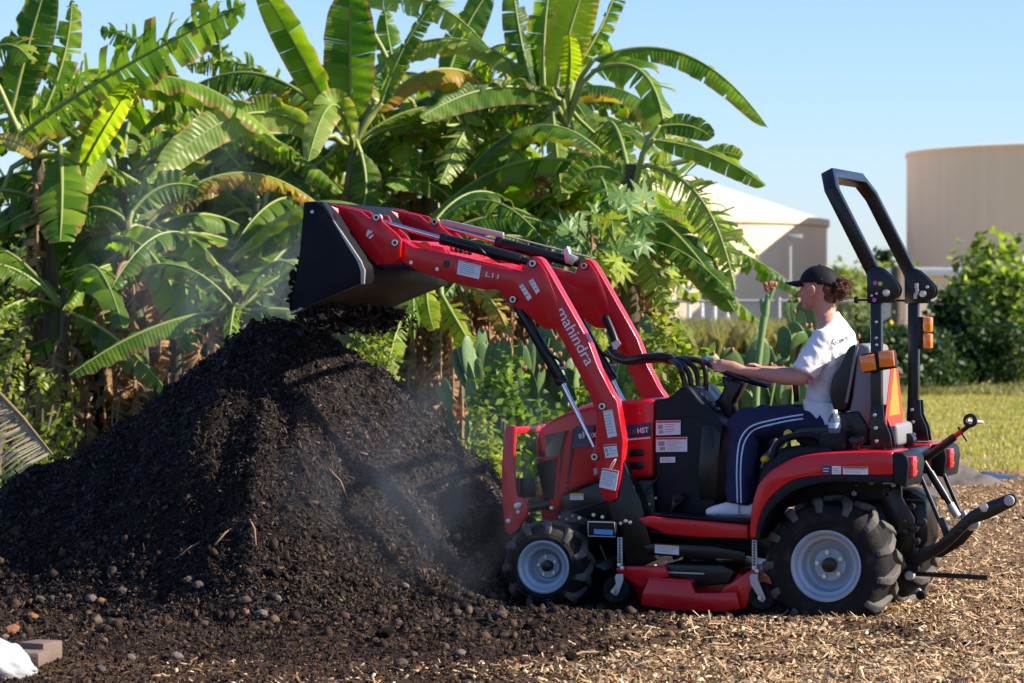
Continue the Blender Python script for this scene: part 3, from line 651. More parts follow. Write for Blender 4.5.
cyl('front_bracket', P(524, 508, -.28), P(548, 504, -.2), .028, BLK, gu)

# console
con_pts = cat_rom([(654, 399), (666, 398.3), (675, 392), (681, 387), (687, 385.8), (692, 390), (700, 400), (712, 412), (722, 424), (722, 440), (718, 470), (716, 500), (714, 516)], 3) + [(658, 516), (654.5, 495)]
con = slab('dash_console', con_pts, -.262, .262, PLA, bevel=.022, seg=3, smooth=45)
slab('console_panel', [(702, 425), (712, 424), (721, 433), (716, 500), (700, 500), (698, 470)], -.266, -.24, BLK, con, bevel=.008)
tube('console_seam', [P(656, 419.5, -.268), P(690, 416, -.268), P(703, 420, -.268), P(711, 430, -.268), P(713, 447, -.268)], .0025, BLK, con, seg=6, smoothn=3)
sticker([(656, 420.6), (680.5, 420.2), (680.5, 434.6), (656, 435.4)], -.268, con, pic=True, lines=4)
sticker([(656, 437.4), (687.2, 437), (687.2, 451.6), (656, 452)], -.268, con, pic=True, lines=5)
sticker([(660, 457.2), (675.2, 456.8), (675.2, 462.4), (660, 462.8)], -.268, con, head=None, lines=2)
slab('parking_pedal', [(672, 497), (680, 493), (685, 498), (677, 506), (672, 514), (669, 514), (672, 505)], -.35, -.28, BLK, con, bevel=.004)
slab('throttle_lever', [(672, 499), (679, 494), (683, 498), (675, 503)], -.37, -.34, PLA, con, bevel=.003)
# dashboard top, bellows, column and wheel
for k in range(6): cyl('boot_ring', P(708+k*3.2, 404+k*2.6, 0) , P(711+k*3.2, 402+k*2.6, 0), .075-.003*k, BLK, con, seg=16)
for k in range(7): box('dash_switch', P(690+k*4.5, 388+k*3.6, -.16), (.03, .05, .025), BLK, con, .005)
box('chrome_catch', P(688, 394, -.20), (.05, .02, .012), CHR, con, .003, Matrix.Rotation(rad(40), 3, 'Y'))
slab('steering_column', [(717, 420), (711, 405), (718, 398), (724, 388), (720, 376), (733, 379), (744, 383), (738, 394), (733, 402), (734, 418)], -.055, .055, BLK, bevel=.015, seg=3)
sw = empty('steering_wheel', P(737, 372.5, 0)); sw.parent = ROOT; sw.rotation_euler = (0, rad(21), 0)
bm = bmesh.new(); RW = .185
for i in range(48):
    pass
V = []; nseg = 48; ns = 10
for i in range(nseg):
    t = 2*PI*i/nseg
    V.append([bm.verts.new(((RW + .015*math.cos(s))*math.cos(t), (RW + .015*math.cos(s))*math.sin(t), .015*math.sin(s))) for s in [2*PI*j/ns for j in range(ns)]])
for i in range(nseg):
    A = V[i]; B = V[(i+1) % nseg]
    for j in range(ns): bm.faces.new((A[j], B[j], B[(j+1) % ns], A[(j+1) % ns]))
finish(bm, 'wheel_rim', BLK, sw, 0, smooth=60)
cyl('wheel_hub', (0, 0, -.05), (0, 0, -.01), .045, BLK, sw, bevel=.006)
for k in range(3):
    t = 2*PI*k/3 + .5; cyl('spoke', (0, 0, -.03), (RW*math.cos(t), RW*math.sin(t), 0), .009, GRYP, sw)

# foot platform
fp = slab('foot_platform', [(638, 519), (648, 516.5), (748, 525), (747.5, 538.5), (700, 537.5), (666, 534), (645, 525.5)], -.56, .56, RED, bevel=.008, seg=3)
a = P(650, 516, -.56); b_ = P(747, 524.3, -.56)
bm = bmesh.new(); V = [bm.verts.new(q) for q in (Vector((a.x, -.535, a.z+.004)), Vector((b_.x, -.535, b_.z+.004)), Vector((b_.x, .53, b_.z+.004)), Vector((a.x, .53, a.z+.004)))]
bm.faces.new(V); ex = bmesh.ops.extrude_face_region(bm, geom=bm.faces[:])
for v in ex['geom']:
    if isinstance(v, bmesh.types.BMVert): v.co.z += .008
finish(bm, 'rubber_mat', PLA, fp, .002)

# mower deck
dk = slab('mower_deck', [(628, 574), (652, 570), (742, 572), (746, 584), (738, 606), (722, 609), (640, 604)], -.44, .50, RED, bevel=.02, seg=3)
slab('deck_tongue', [(616, 568.5), (623, 566.5), (665.5, 566.5), (668, 577), (650, 579), (643, 588), (630, 581), (617, 572)], -.56, -.50, RED, dk, bevel=.004)
slab('discharge_guard', [(649, 578), (660, 579.5), (690, 581), (692, 586), (695, 593), (715, 593), (736, 592), (740, 609), (721, 611.6), (700, 611), (671, 609.6), (640.5, 604.5), (643, 592)], -.60, -.575, RED, dk, bevel=.003)
slab('guard_top', [(649, 577.6), (690, 580.6), (692, 583), (650, 580)], -.60, -.42, RED, dk, bevel=.002)
slab('deck_wing', [(724, 588), (737, 579), (752, 569.5), (759, 573.5), (758.5, 583), (745, 608), (738, 610), (735, 593), (720, 593)], -.565, -.53, RED, dk, bevel=.004)
slab('belt_cover', [(664, 564), (722, 565), (735, 571), (728, 584), (694, 587), (690, 580), (664, 575)], -.53, .2, BLK, dk, bevel=.008, seg=3)
slab('cover_rib', [(668, 571.5), (704, 573), (704, 574.6), (668, 573.2)], -.535, -.528, GALV, dk, bevel=.001)
cyl('belt_pulley', P(700, 566, -.2), P(700, 556, -.2), .09, BLK, dk, bevel=.01)
for (bx0, by0, by1, cx_, cy_) in ((619.7, 537.5, 567, 615.5, 590.5), (754.3, 540, 570, 762, 597)):
    st_p = slab('height_strap', [(bx0-2.4, by0), (bx0+2.4, by0), (bx0+2.8, by1), (bx0-2.4, by1)], -.575, -.567, GALV, dk, bevel=.001)
    for k in range(9): cyl('strap_hole', P(bx0, by0+2+k*2.8, -.575), P(bx0, by0+2+k*2.8, -.575) + Vector((0, -.002, 0)), .0055, BLK, st_p, seg=8)
    for k in range(2): bolt(bx0 + (k*3), by1 - 2 + k*3, -.575, dk, r=.011)
    cw = empty('caster_wheel', P(cx_, cy_, -.57)); cw.parent = ROOT
    bm = bmesh.new(); lathe(bm, Vector((0, 0, 0)), [(.018, -.006), (.040, -.012), (.060, -.014), (.070, .0), (.072, .02), (.070, .04), (.060, .054), (.018, .05)], 36); finish(bm, 'tyre', RUB, cw, 0, smooth=50)
    cyl('hub', (0, -.012, 0), (0, .05, 0), .022, BLK, cw)
    fk = slab('fork', [(bx0-5, 577.5), (bx0-3.5, 574), (bx0+3.2, 574), (bx0+3.6, 580), (cx_+3.6, cy_+1.6), (cx_+1.2, cy_+5.2), (cx_-2.8, cy_+4.4), (cx_-4.0, cy_-.6), (bx0-4, 584)], -.605, -.597, GALV, ROOT, bevel=.002); fk.parent = cw; fk.location = -P(cx_, cy_, -.57)
    bolt_ = cyl('axle_bolt', (0, -.036, 0), (0, -.052, 0), .010, ZINC, cw, seg=6); 
# fenders (near, far)
def fender(sh):
    o1 = cat_rom([(749, 538.5), (750, 522), (751.5, 506), (757, 487), (765, 476), (774, 468.5), (793, 458.5), (816, 453.7), (857, 451.6), (893, 451.6)], 3)
    in1 = cat_rom([(893, 475.5), (860, 475.3), (828, 475.5), (799, 478.5), (785, 485), (775, 493), (766, 503), (761, 514), (757, 526), (756, 538)], 3)
    f = slab('fender', o1 + in1, -.66, -.27, RED, sh=sh, bevel=.012, seg=3, smooth=45)
    in2 = cat_rom([(893, 483), (860, 482.5), (828, 481.8), (797, 489), (786, 496), (775, 505), (768, 514), (763.5, 522.4), (760, 532), (759, 540)], 3)
    slab('wheel_arch_trim', in1[::-1] + [(q[0], q[1]) for q in in2[::-1]], -.662, -.30, PLA, f, sh=sh, bevel=.003) if False else None
    bm = bmesh.new(); A = [P(q[0], q[1], -.66) for q in in1]; B = [P(q[0], q[1], -.66) for q in in2]
    for p in A+B: p.y = -.658 + sh
    va = [bm.verts.new(p) for p in A]; vb = [bm.verts.new(p) for p in B]
    for i in range(len(va)-1): bm.faces.new((va[i], va[i+1], vb[i+1], vb[i]))
    ex = bmesh.ops.extrude_face_region(bm, geom=bm.faces[:])
    for v in ex['geom']:
        if isinstance(v, bmesh.types.BMVert): v.co.y += .38
    finish(bm, 'wheel_arch_trim', PLA, f, .002)
    rp = slab('corner_piece', [(893, 451.9), (903, 453), (907.5, 457), (909, 466), (906, 487), (893, 484)], -.657, -.275, PLA, f, sh=sh, bevel=.008, seg=3)
    # tail light on the rear face
    c = P(908.5, 464.5, -.66)
    tl = box('tail_light', Vector((c.x+.004, -.585+sh, c.z-.012)), (.03, .09, .10), TAIL, f, .006)
    for k in range(2): box('light_bar', Vector((c.x+.021, -.585+sh, c.z+.012-k*.05)), (.004, .07, .01), REFL, tl, .001)
    return f
fn = fender(0); ff = fender(.94)
sticker([(822.5, 466), (831, 466), (831, 474.2), (822.5, 474)], -.664, fn, head=None, lines=2, base=NAVYL, ink=WHT)
sticker([(832, 466), (841, 466.2), (841, 474.2), (832, 474.2)], -.664, fn, head=None, lines=3, base=STK)
sticker([(843, 466.5), (868, 466.8), (868, 474.6), (843, 474.3)], -.664, fn, head=INKR, lines=2, headh=.25)

# inner body between the fenders
slab('seat_base', cat_rom([(752, 516), (757, 480), (764, 462), (775, 450), (800, 446), (850, 444), (880, 448)], 2) + [(884, 500), (800, 505)], -.30, .30, PLA, bevel=.015, seg=3)
slab('inner_panel', cat_rom([(757, 486), (768, 464), (784, 452), (800, 448), (830, 447)], 3) + [(834, 456), (800, 458), (775, 470)], -.50, -.27, PLA, bevel=.01, seg=3)
tube('grab_handle', [P(773, 459, -.42), P(777, 446, -.42), P(786, 438.5, -.42), P(800, 435.2, -.42), P(814, 435.5, -.42), P(822, 440, -.42), P(829, 451, -.42)], [(.020, .024)]*25, PLA, smoothn=4) if False else None
hp = [Vector(p) for p in cat_rom([tuple(P(*q, -.42)) for q in ((773, 460), (776, 447), (785, 438.8), (800, 435.4), (814, 435.8), (822, 441), (830, 453))], 4)]
bm = bmesh.new(); add_tube(bm, hp, .019, 10); finish(bm, 'grab_handle', PLA, ROOT, 0, smooth=50)
for q in ((788, 434.5, 1), (765, 459.5, .7)):
    p = P(q[0], q[1], -.30); bm = bmesh.new(); add_ell(bm, p, (.024, .024, .026*q[2])); kn = finish(bm, 'yellow_knob', YEL, ROOT, 0, smooth=60); cyl('lever', p, p + Vector((.02, .02, -.12)), .006, BLK, kn)
slab('cup_holder', [(820, 433), (842.5, 433), (842.5, 452), (819, 452)], -.46, -.36, PLA, bevel=.006)
slab('fender_knob', [(848, 439), (851, 436.8), (859.5, 436.8), (861.5, 439), (861, 443.5), (857, 445), (857, 452), (852, 452), (852, 445), (848.5, 443.5)], -.50, -.42, BLK, bevel=.008, seg=3)

# seat
st = empty('seat', P(840, 440, 0)); st.parent = ROOT; so = st.location.copy()
def sslab(*a, **k):
    o = slab(*a, parent=st, **k); o.location = -so; return o
sslab('seat_cushion', cat_rom([(793, 430), (800, 427), (825, 425), (848, 424), (860, 426), (863, 434)], 2) + [(858, 442), (812, 448), (796, 442)], -.24, .24, BLK, bevel=.03, seg=4)
sslab('backrest', cat_rom([(856, 343.6), (849, 347), (844, 355), (838, 367), (832, 378), (829.5, 390), (831, 402), (835, 411), (845, 412)], 2) + [(851, 398), (854, 380), (858, 360)], -.24, .24, BLK, bevel=.028, seg=4)
sslab('seat_shell', [(856, 345), (862, 343), (870, 346), (873, 362), (873, 400), (869, 428), (858, 428), (848, 416), (852, 398), (854.5, 375)], -.235, .20, GRYP, bevel=.014, seg=3)
sslab('seat_trim', cat_rom([(855.5, 346), (853, 358), (849.5, 378), (845, 402)], 2) + [(847.5, 403), (852, 380), (856, 358), (858.5, 346)], -.246, -.236, GRYP, bevel=.002)
sslab('seat_hinge', [(838, 413), (858, 411), (868, 426), (866, 444), (850, 446), (840, 440)], -.25, -.18, BLK, bevel=.01, seg=3)
sslab('seat_rail', [(845, 436), (868, 432), (872, 440), (850, 446)], -.20, .20, GRYP, bevel=.005)
slab('seat_belt_buckle', [(791, 375), (798, 376), (799, 402), (794, 402)], .20, .23, BLK, bevel=.004)
slab('fuel_tank', [(868, 430), (886, 422), (898, 424), (899, 446), (870, 448)], -.22, .14, GRYP, bevel=.02, seg=3)

# roll bar
rb = empty('roll_bar', P(877, 450, 0)); rb.parent = ROOT; ro = rb.location.copy()
VR = .45
def r_(o): o.location = -ro; return o
def bar(name, pts, w=.056, d=.05, par=None):
    bm = bmesh.new(); add_rect(bm, pts, w, d); o = finish(bm, name, BLK, par or rb, .006, 2); 
    return o
def add_rect(bm, pts, w, d):
    pts = [Vector(p) for p in pts]; rings = []; n = len(pts)
    for i, p in enumerate(pts):
        t1 = (p - pts[i-1]).normalized() if i else (pts[1]-p).normalized(); t2 = (pts[i+1]-p).normalized() if i < n-1 else t1
        t = (t1+t2).normalized(); k = 1/max(.5, t.dot(t1))
        nrm = HN; nrm = (nrm - t*nrm.dot(t)).normalized(); s = t.cross(nrm)
        rings.append([bm.verts.new(p + s*(a*w/2*k) + nrm*(b_*d/2)) for a, b_ in ((-1, -1), (1, -1), (1, 1), (-1, 1))])
    for A, B in zip(rings, rings[1:]):
        for i in range(4): bm.faces.new((A[i], A[(i+1) % 4], B[(i+1) % 4], B[i]))
    bm.faces.new(rings[0][::-1]); bm.faces.new(rings[-1])
for i, s in enumerate((-1, 1)):
    lo = P(880, 450, -VR); md = P(876.8, 395, -VR); hi = P(876.8, 303, -VR)
    if s > 0: lo.x += -.03
    for p in (lo, md, hi): p.y = s*VR
    HN = Vector((0, 1, 0)); r_(bar('post', [lo, md, hi]))
    hinge = cat_rom([(874.5, 265.8), (881, 268), (890, 276), (897, 283.5), (899.6, 290), (897, 296.5), (891.6, 299)], 2)
    hg = r_(slab('hinge_plate', [(866.8, 271.7)] + hinge + [(891.6, 302.8), (869, 303.4), (867, 302.7)], -VR-.036, -VR-.026, BLK, rb, sh=(s > 0)*2*VR, bevel=.002))
    r_(slab('hinge_plate', [(866.8, 271.7)] + hinge + [(891.6, 302.8), (869, 303.4), (867, 302.7)], -VR-.036, -VR-.026, BLK, rb, sh=(s > 0)*2*VR+.062, bevel=.002))
    c = P(886.5, 293, -VR-.036); c.y += (s > 0)*2*VR
    cyl('hinge_bolt', c, c + Vector((0, -.014, 0)), .018, ZINC, hg, seg=20, bevel=.003); cyl('bolt_head', c + Vector((0, -.014, 0)), c + Vector((0, -.022, 0)), .010, ZINC, hg, seg=6)
    q = P(866.5, 300, -VR); q.y = s*VR; cyl('clamp_knob', q + Vector((.01, 0, 0)), q + Vector((-.045, 0, 0)), .006, BLK, hg); cyl('knob_head', q + Vector((-.042, 0, 0)), q + Vector((-.062, 0, 0)), .018, BLK, hg, bevel=.004)
    if s < 0:
        for x, y, m_ in ((875.1, 283, PINK), (880.2, 283.7, YEL), (874.3, 300, PINK)): bolt(x, y, -VR-.037, hg, r=.011, mat=m_, depth=.002, name='round_sticker')
        for x, y in ((872, 295.6), (877, 293.6)): bolt(x, y, -VR-.037, hg, r=.007, depth=.01)
        for x, y in ((876.3, 322), (876.3, 338), (876.6, 345)): bolt(x, y, -VR-.026, rb, r=.007, depth=.006, name='bolt').location -= ro
    else:
        for x, y in ((916.5, 286), (917, 292), (915.5, 296)): box('safety_pin', P(x, y, VR-.05), (.018, .01, .03), GALV, hg, .002)
        bolt(927.5, 287, VR-.04, hg, r=.008)
    # foot bracket
    br = [(871, 448), (870, 430), (873, 405), (883, 405), (884, 420), (890, 434), (892, 448)]
    fb = r_(slab('post_bracket', br, -VR-.045, -VR-.032, BLK, rb, sh=(s > 0)*2*VR, bevel=.002)); r_(slab('post_bracket', br, -VR-.045, -VR-.032, BLK, rb, sh=(s > 0)*2*VR+.08, bevel=.002))
    for x, y in ((875, 415), (876, 428), (877, 441)): bolt(x, y, -VR-.046, fb, r=.009).location.y += (s > 0)*2*VR
    box('base_plate', P(882, 450, -VR) + Vector((0, (s > 0)*2*VR, 0)) - ro, (.13, .13, .012), BLK, rb, .003)
# hoop: two legs folded forwards, chamfered corners and top
B0 = P(872.5, 270, -VR); T0 = P(826, 178, -VR); dv = (T0-B0).normalized()
C1 = T0 - dv*.07; T1 = T0 + dv*.02
pts = [B0 - dv*.03, C1, Vector((T1.x, -VR+.11, T1.z)), Vector((T1.x, VR-.11, T1.z)), Vector((C1.x, VR, C1.z)), Vector((B0.x, VR, B0.z)) - dv*.03]
HN = Vector((-dv.z, 0, dv.x)); r_(bar('hoop', pts, .055, .068))

# lamps and sign
lp = box('warning_lamp', P(877, 361, -VR-.05) + Vector((.015, -.01, 0)), (.165, .07, .095), PLA, ROOT, .006, Matrix.Rotation(rad(-9), 3, 'Y'))
for x, dx in ((868, 0), (886.5, 0)):
    p = P(x, 363 - (x-868)*.22, -VR-.10); box('amber_lens', p, (.078, .014, .080), AMB, lp, .006, Matrix.Rotation(rad(-9 if x < 880 else -5), 3, 'Y'))
    box('lens_rib', p + Vector((0, -.007, 0)), (.06, .004, .006), AMB, lp, .001)
lf = box('warning_lamp', P(921, 333, VR-.02) + Vector((0, .02, 0)), (.03, .05, .17), PLA, ROOT, .004)
for y in (324.5, 341): box('amber_lens', P(928, y, VR-.03), (.045, .06, .078), AMB, lf, .008)
# slow vehicle triangle facing the rear
c0 = P(886, 427, -.42); xs_ = c0.x
tri = [(-.43, 0), (-.05, 0), (-.03, .045), (-.20, .37), (-.28, .37), (-.45, .045)]
def trimesh(pl, x, th_):
    bm = bmesh.new(); prism(bm, [Vector((x, y, c0.z+z)) for y, z in pl], Vector((th_, 0, 0))); return bm
sg = finish(trimesh(tri, xs_, .004), 'slow_vehicle_sign', REFL, ROOT, 0, smooth=0)
finish(trimesh([(-.375, .055), (-.105, .055), (-.225, .30), (-.255, .30)], xs_+.004, .002), 'orange_triangle', ORA, sg, 0, smooth=0)
box('sign_bracket', Vector((xs_-.03, -.24, c0.z+.02)), (.05, .05, .12), BLK, sg, .003)

# rear hitch
for sh in (0, .62):
    la = slab('lift_arm', [(903, 556), (912, 551), (930, 545), (942, 534), (950, 527), (955, 530), (950, 540), (940, 552), (918, 566), (907, 567)], -.30, -.275, BLK, sh=sh, bevel=.003) if sh else slab('lift_arm', [(903, 556), (912, 551), (936, 543.6), (952, 528), (968, 513), (986, 502.6), (1009, 494), (1014, 494.5), (1016.5, 499), (1015, 505), (1010, 508), (989, 518.7), (971, 524.5), (955, 541), (942, 552), (918, 566), (907, 567)], -.30, -.275, BLK, sh=sh, bevel=.003)
    if sh: continue_ = True
    p = P(984.5 - (36 if sh else 0), 507.5 + (27 if sh else 0), -.30); p.y += sh; cyl('ball_bolt', p, p + Vector((0, -.018, 0)), .024, ZINC, la, seg=6, bevel=.003)
    p = P(1009.5 - (58 if sh else 0), 500.5 + (31 if sh else 0), -.30); p.y += sh; cyl('ball_end', p + Vector((0, .03, 0)), p + Vector((0, -.02, 0)), .026, GALV, la, seg=20, bevel=.004)
    if sh == 0:
        for q in ((955, 534), (962, 530), (968, 523)): bolt(*q, -.27, la, r=.012, depth=.05, mat=BLK)
    a = P(918, 470, -.24); b_ = P(941, 524, -.24); a.y += sh*.9; b_.y += sh*.9
    lr = cyl('lift_rod', a, b_, .012, BLK)
    f = slab('rod_fork', [(937, 519), (943, 517), (950, 534), (944, 538)], -.26, -.22, GALV if sh else BLK, lr, sh=sh*.9, bevel=.003)
tk = cyl('stabiliser', P(924, 462, -.10), P(955, 512, -.10), .016, BLK); cyl('threaded_rod', P(950, 504, -.10), P(957.5, 516.5, -.10), .021, GALV, tk)
cyl('rod_sleeve', P(930, 472, -.10), P(946, 498, -.10), .021, BLK, tk)
tl = cyl('top_link', P(921, 461.5, 0), P(970, 425, 0), .012, BLK)
cyl('link_tube', P(925, 459, 0), P(955, 436.5, 0), .021, BLK, tl); cyl('red_band', P(948, 441.3, 0), P(962, 431, 0), .0135, RED, tl)
p = P(970.5, 420.5, 0); bm = bmesh.new(); lathe(bm, p, [(.018, -.02), (.036, -.02), (.036, .02), (.018, .02)], 24); finish(bm, 'link_eye', BLK, tl, .004)
cyl('cross_pin', p + Vector((-.01, -.04, 0)), p + Vector((.05, .05, -.01)), .010, GALV, tl); cyl('tommy_bar', P(958, 427, 0), P(967, 441, 0), .006, BLK, tl)
cyl('hitch_shaft', P(905, 455, -.25), P(905, 455, -.25) + Vector((0, .55, 0)), .03, BLK)
for x in (896, 908): cyl('hitch_collar', P(x, 440, 0) + Vector((0, -.03, 0)), P(x, 440, 0) + Vector((0, .05, 0)), .035, BLK)
cyl('drawbar', P(913, 573.5, 0), P(987.5, 577.8, 0), .013, BLK)
slab('rear_frame', [(878, 484), (901, 484), (902, 498), (914, 518), (914, 548), (902, 562), (892, 562), (892, 530), (880, 500)], -.285, -.265, BLK, bevel=.004)
slab('rear_housing', [(888, 488), (908, 490), (926, 500), (928, 540), (918, 560), (890, 566)], -.12, .16, BLK, bevel=.012)
box('hitch_plate', P(916, 499, -.05), (.16, .34, .012), BLK, ROOT, .003)
for k in range(11):
    bolt(R.uniform(900, 924), R.uniform(540, 596) if k > 4 else R.uniform(505, 540), -.28, ROOT, r=R.uniform(.012, .024), mat=R.choice([BLK, BLK, RUB, GALV]), depth=R.uniform(.02, .06), name='hitch_fitting')

# loader ------------------------------------------------------------
ARM = [(400, 238), (413, 246.5), (436, 251.5), (458, 256.2), (500, 265.5), (523, 271.5), (526, 264), (528.5, 259.3), (532.5, 256.6), (537, 256.6), (541, 259), (545, 264.5), (551, 274.4), (588, 340), (598, 367), (610.7, 392), (617, 401), (623.4, 440), (622.5, 455), (621, 474), (616.5, 498), (612, 501.5), (606.5, 501.5), (602, 497), (600, 489), (596.5, 467), (591.5, 461), (591.5, 454), (595, 446), (596.5, 415), (589.5, 395.4), (575, 365.4), (556, 329.5), (544, 328.6), (535, 322), (522, 310), (512, 306), (507, 300), (497.5, 289), (484, 289.5), (452.7, 283), (417, 270.5), (400, 261)]
BRK = [(326.5, 203), (361, 211), (371, 219.5), (374.5, 215), (379.5, 215), (383, 222), (398, 235), (401.5, 240), (400, 257), (391, 264), (377, 265), (352.5, 238.5), (338, 214)]
VA = -.46
for i, sh in enumerate((0, SEP)):
    arm = slab('loader_arm', ARM, VA, VA+.085, RED, sh=sh, bevel=.006, seg=3, smooth=40)
    # raised outer plate around the elbow, weld ridge
    slab('elbow_plate', [(455, 258), (500, 267.5), (524, 273), (528, 262), (533, 259), (538, 260), (546, 272), (557, 300), (562, 326), (556, 326), (544, 325.5), (535, 319), (523, 307), (512, 303), (499, 287.5), (484, 286.5), (455, 281)], VA-.006, VA, RED, arm, sh=sh, bevel=.003)
    slab('arm_rib', [(553, 283), (555, 282), (566, 303), (564.5, 305)], VA-.012, VA-.005, RED, arm, sh=sh, bevel=.001) if False else None
    brk = slab('bucket_bracket', BRK, VA-.03, VA-.014, RED, sh=sh, bevel=.004)
    slab('bracket_plate', BRK, VA-.03, VA-.014, RED, brk, sh=sh+.125, bevel=.004)
    # flange along the bracket's upper left edge
    bm = bmesh.new(); q = [P(326, 203, VA), P(337, 208.5, VA), P(336, 217, VA), P(352, 238, VA)]
    fl = [P(326, 202.6, VA-.03), P(338.5, 208.5, VA-.03), P(336.5, 217, VA-.03), P(352.5, 239, VA-.03), P(344, 231, VA-.03)]
    bm = bmesh.new(); fl = [Vector((p.x, VA-.034 + sh - d, p.z)) for p, d in zip(fl, (.075, .002, .002, .004, .05))]; prism(bm, fl, Vector((0, .004, 0))); finish(bm, 'bracket_flange', RED, brk, 0, smooth=0)
    for q in ((377, 217.5), (395.5, 242.7)): pin(*q, VA-.031, brk, sh)
    for q in ((533, 263.5), (513.5, 299.4)): pin(*q, VA-.007, arm, sh)
    for q in ((602.5, 406.3), (595, 456.8)): pin(*q, VA-.001, arm, sh)
    for q in ((411.5, 262.5), (437.5, 269)):
        p = P(*q, VA); p.y += sh; cyl('bolt', p, p + Vector((0, -.008, 0)), .010, ZINC, arm)
    p = P(446.5, 264, VA); p.y += sh; cyl('arm_hole', p + Vector((0, .002, 0)), p + Vector((0, -.0015, 0)), .020, BLK, arm, seg=24)
    vc = VA+.042
    def pp(x, y): p = P(x, y, vc); p.y += sh; return p
    bc = cyl('bucket_cylinder', pp(443, 239), pp(521, 260), .030, BLK, bevel=.003)
    cyl('cylinder_rod', pp(380, 221), pp(446, 239.8), .013, CHR, bc); cyl('end_cap', pp(441, 238.4), pp(447, 240), .033, BLK, bc, bevel=.003)
    cyl('cylinder_eye', pp(519, 259.5), pp(532, 263), .02, BLK, bc)
    cyl('rod_eye', pp(377, 218) + Vector((0, -.03, 0)), pp(377, 218) + Vector((0, .03, 0)), .022, YEL if i else GALV, bc)
    lc = cyl('lift_cylinder', pp(515, 300), pp(562, 382), .029, BLK, bevel=.003)
    cyl('cylinder_rod', pp(560, 379), pp(594, 447), .014, CHR, lc); cyl('end_cap', pp(559.5, 378), pp(563, 384), .033, BLK, lc, bevel=.003)
    hs = tube('cylinder_hose', [pp(531, 318) + Vector((0, -.02, 0)), pp(540, 340) + Vector((0, -.02, 0)), pp(552, 354) + Vector((0, -.02, 0)), pp(559, 360), pp(562, 366)], .008, BLK, smoothn=4)
    cyl('hose_fitting', pp(560, 368), pp(566, 368), .010, GALV, hs); cyl('steel_pipe', pp(528, 312) + Vector((0, -.028, 0)), pp(551, 352) + Vector((0, -.028, 0)), .005, BLK, hs)
    if i == 0:
        sticker([(458.8, 260.4), (481, 265.7), (479, 279.2), (457, 274)], VA-.008, arm, head=INK, lines=5, headh=.08)
        sticker([(519, 286), (522.6, 283.8), (532, 297.6), (528, 300.6)], VA-.009, arm, head=INKY, lines=3, headh=.06)
        sticker([(528.6, 281), (533, 278.6), (539.8, 291), (536.2, 294)], VA-.009, arm, head=INKY, lines=3, headh=.06)
        sticker([(603, 411), (612.3, 409.5), (617, 436), (608, 438)], VA-.002, arm, head=INKY, lines=7, headh=.07)
        sticker([(603.4, 445), (616.2, 443.6), (618, 456.6), (605.6, 458)], VA-.002, arm, head=INKR, lines=3, pic=True)
        tg = sticker([(602.3, 468), (619, 471), (615.5, 490.7), (599, 487)], VA-.016, arm, head=INKR, lines=6, headh=.1, name='hanging_tag')
        tube('tag_tie', [P(609, 470, VA-.016), P(612, 463, VA-.03), P(616, 459, VA-.02), P(613, 466, VA-.02), P(610, 470, VA-.016)], .0022, WHT, tg, seg=6, smoothn=3)
        text_obj('lettering', 'L11', P(485.5, 276.3, VA-.006), P(498, 279.2, VA-.006), Vector((0, 0, 1)), WHT, arm, .0, lift=.0015, xh=.026)
        text_obj('lettering', 'mahindra', P(556.2, 311.5, VA), P(586.3, 366.5, VA), Vector((.87, 0, .5)), WHT, arm, .0, lift=.002, xh=.058)
        for k, (u, w_, h_) in enumerate(((0, .012, .036), (.014, .020, .010), (.018, .010, .028))):
            c = P(370.5, 235, VA-.031) + Vector((u-.014, -.001, (.010, .014, -.008)[k]))
            box('emblem', c, (w_, .002, h_), WHT, brk, 0, Matrix.Rotation(rad((20, -35, 50)[k]), 3, 'Y'))
# torque tube and front cross member
a = P(424, 250, VA+.08); cyl('cross_tube', a, a + Vector((0, SEP-.085, 0)), .045, RED)
slab('cross_plate', [(405, 240), (443, 247), (449, 256), (449, 262), (408, 253)], VA+.085, VA+SEP, RED, bevel=.006)
a = P(470, 266, VA+.08); cyl('brace_tube', a, a + Vector((0, SEP-.085, 0)), .022, RED)
a = P(604, 425, VA+.08); cyl('rear_cross_tube', P(606, 485, VA+.05), P(606, 485, VA+.05) + Vector((0, SEP-.05, 0)), .03, BLK)
# hydraulic pipes and fittings under the cylinder
for k in range(5):
    p = P(452+k*4.5, 249.5+k*.8, VA+.12); box('valve_fitting', p, (.016, .03, .026), R.choice([GALV, BLK, RED]), ROOT, .003)
tube('hydraulic_pipe', [P(470, 243, VA+.06), P(478, 247, VA+.0), P(488, 256, VA+.02), P(500, 262, VA+.04)], .006, BLK, smoothn=4)
tube('hydraulic_pipe', [P(556, 285, VA+.3), P(562, 276, VA+.5), P(572, 270, VA+.7)], .006, BLK, smoothn=4) if False else None
# level indicator over the far cylinder
VF = VA+SEP+.042
li = slab('level_indicator', [(437, 222), (441, 219.5), (446, 220), (503, 232.5), (503, 238.5), (446, 226), (442, 226), (438.5, 228)], VF-.012, VF+.012, GALV, bevel=.002)
cyl('indicator_rod', P(500, 234.5, VF), P(592, 258, VF), .005, GALV, li); cyl('indicator_rod', P(470, 239, VF-.02), P(566, 260.5, VF-.03), .004, GALV, li) if False else None
slab('guide_bracket', [(563, 250), (567, 246), (570, 254), (576, 257), (572, 265), (565, 263)], VF-.03, VF+.02, ZINC, li, bevel=.003)
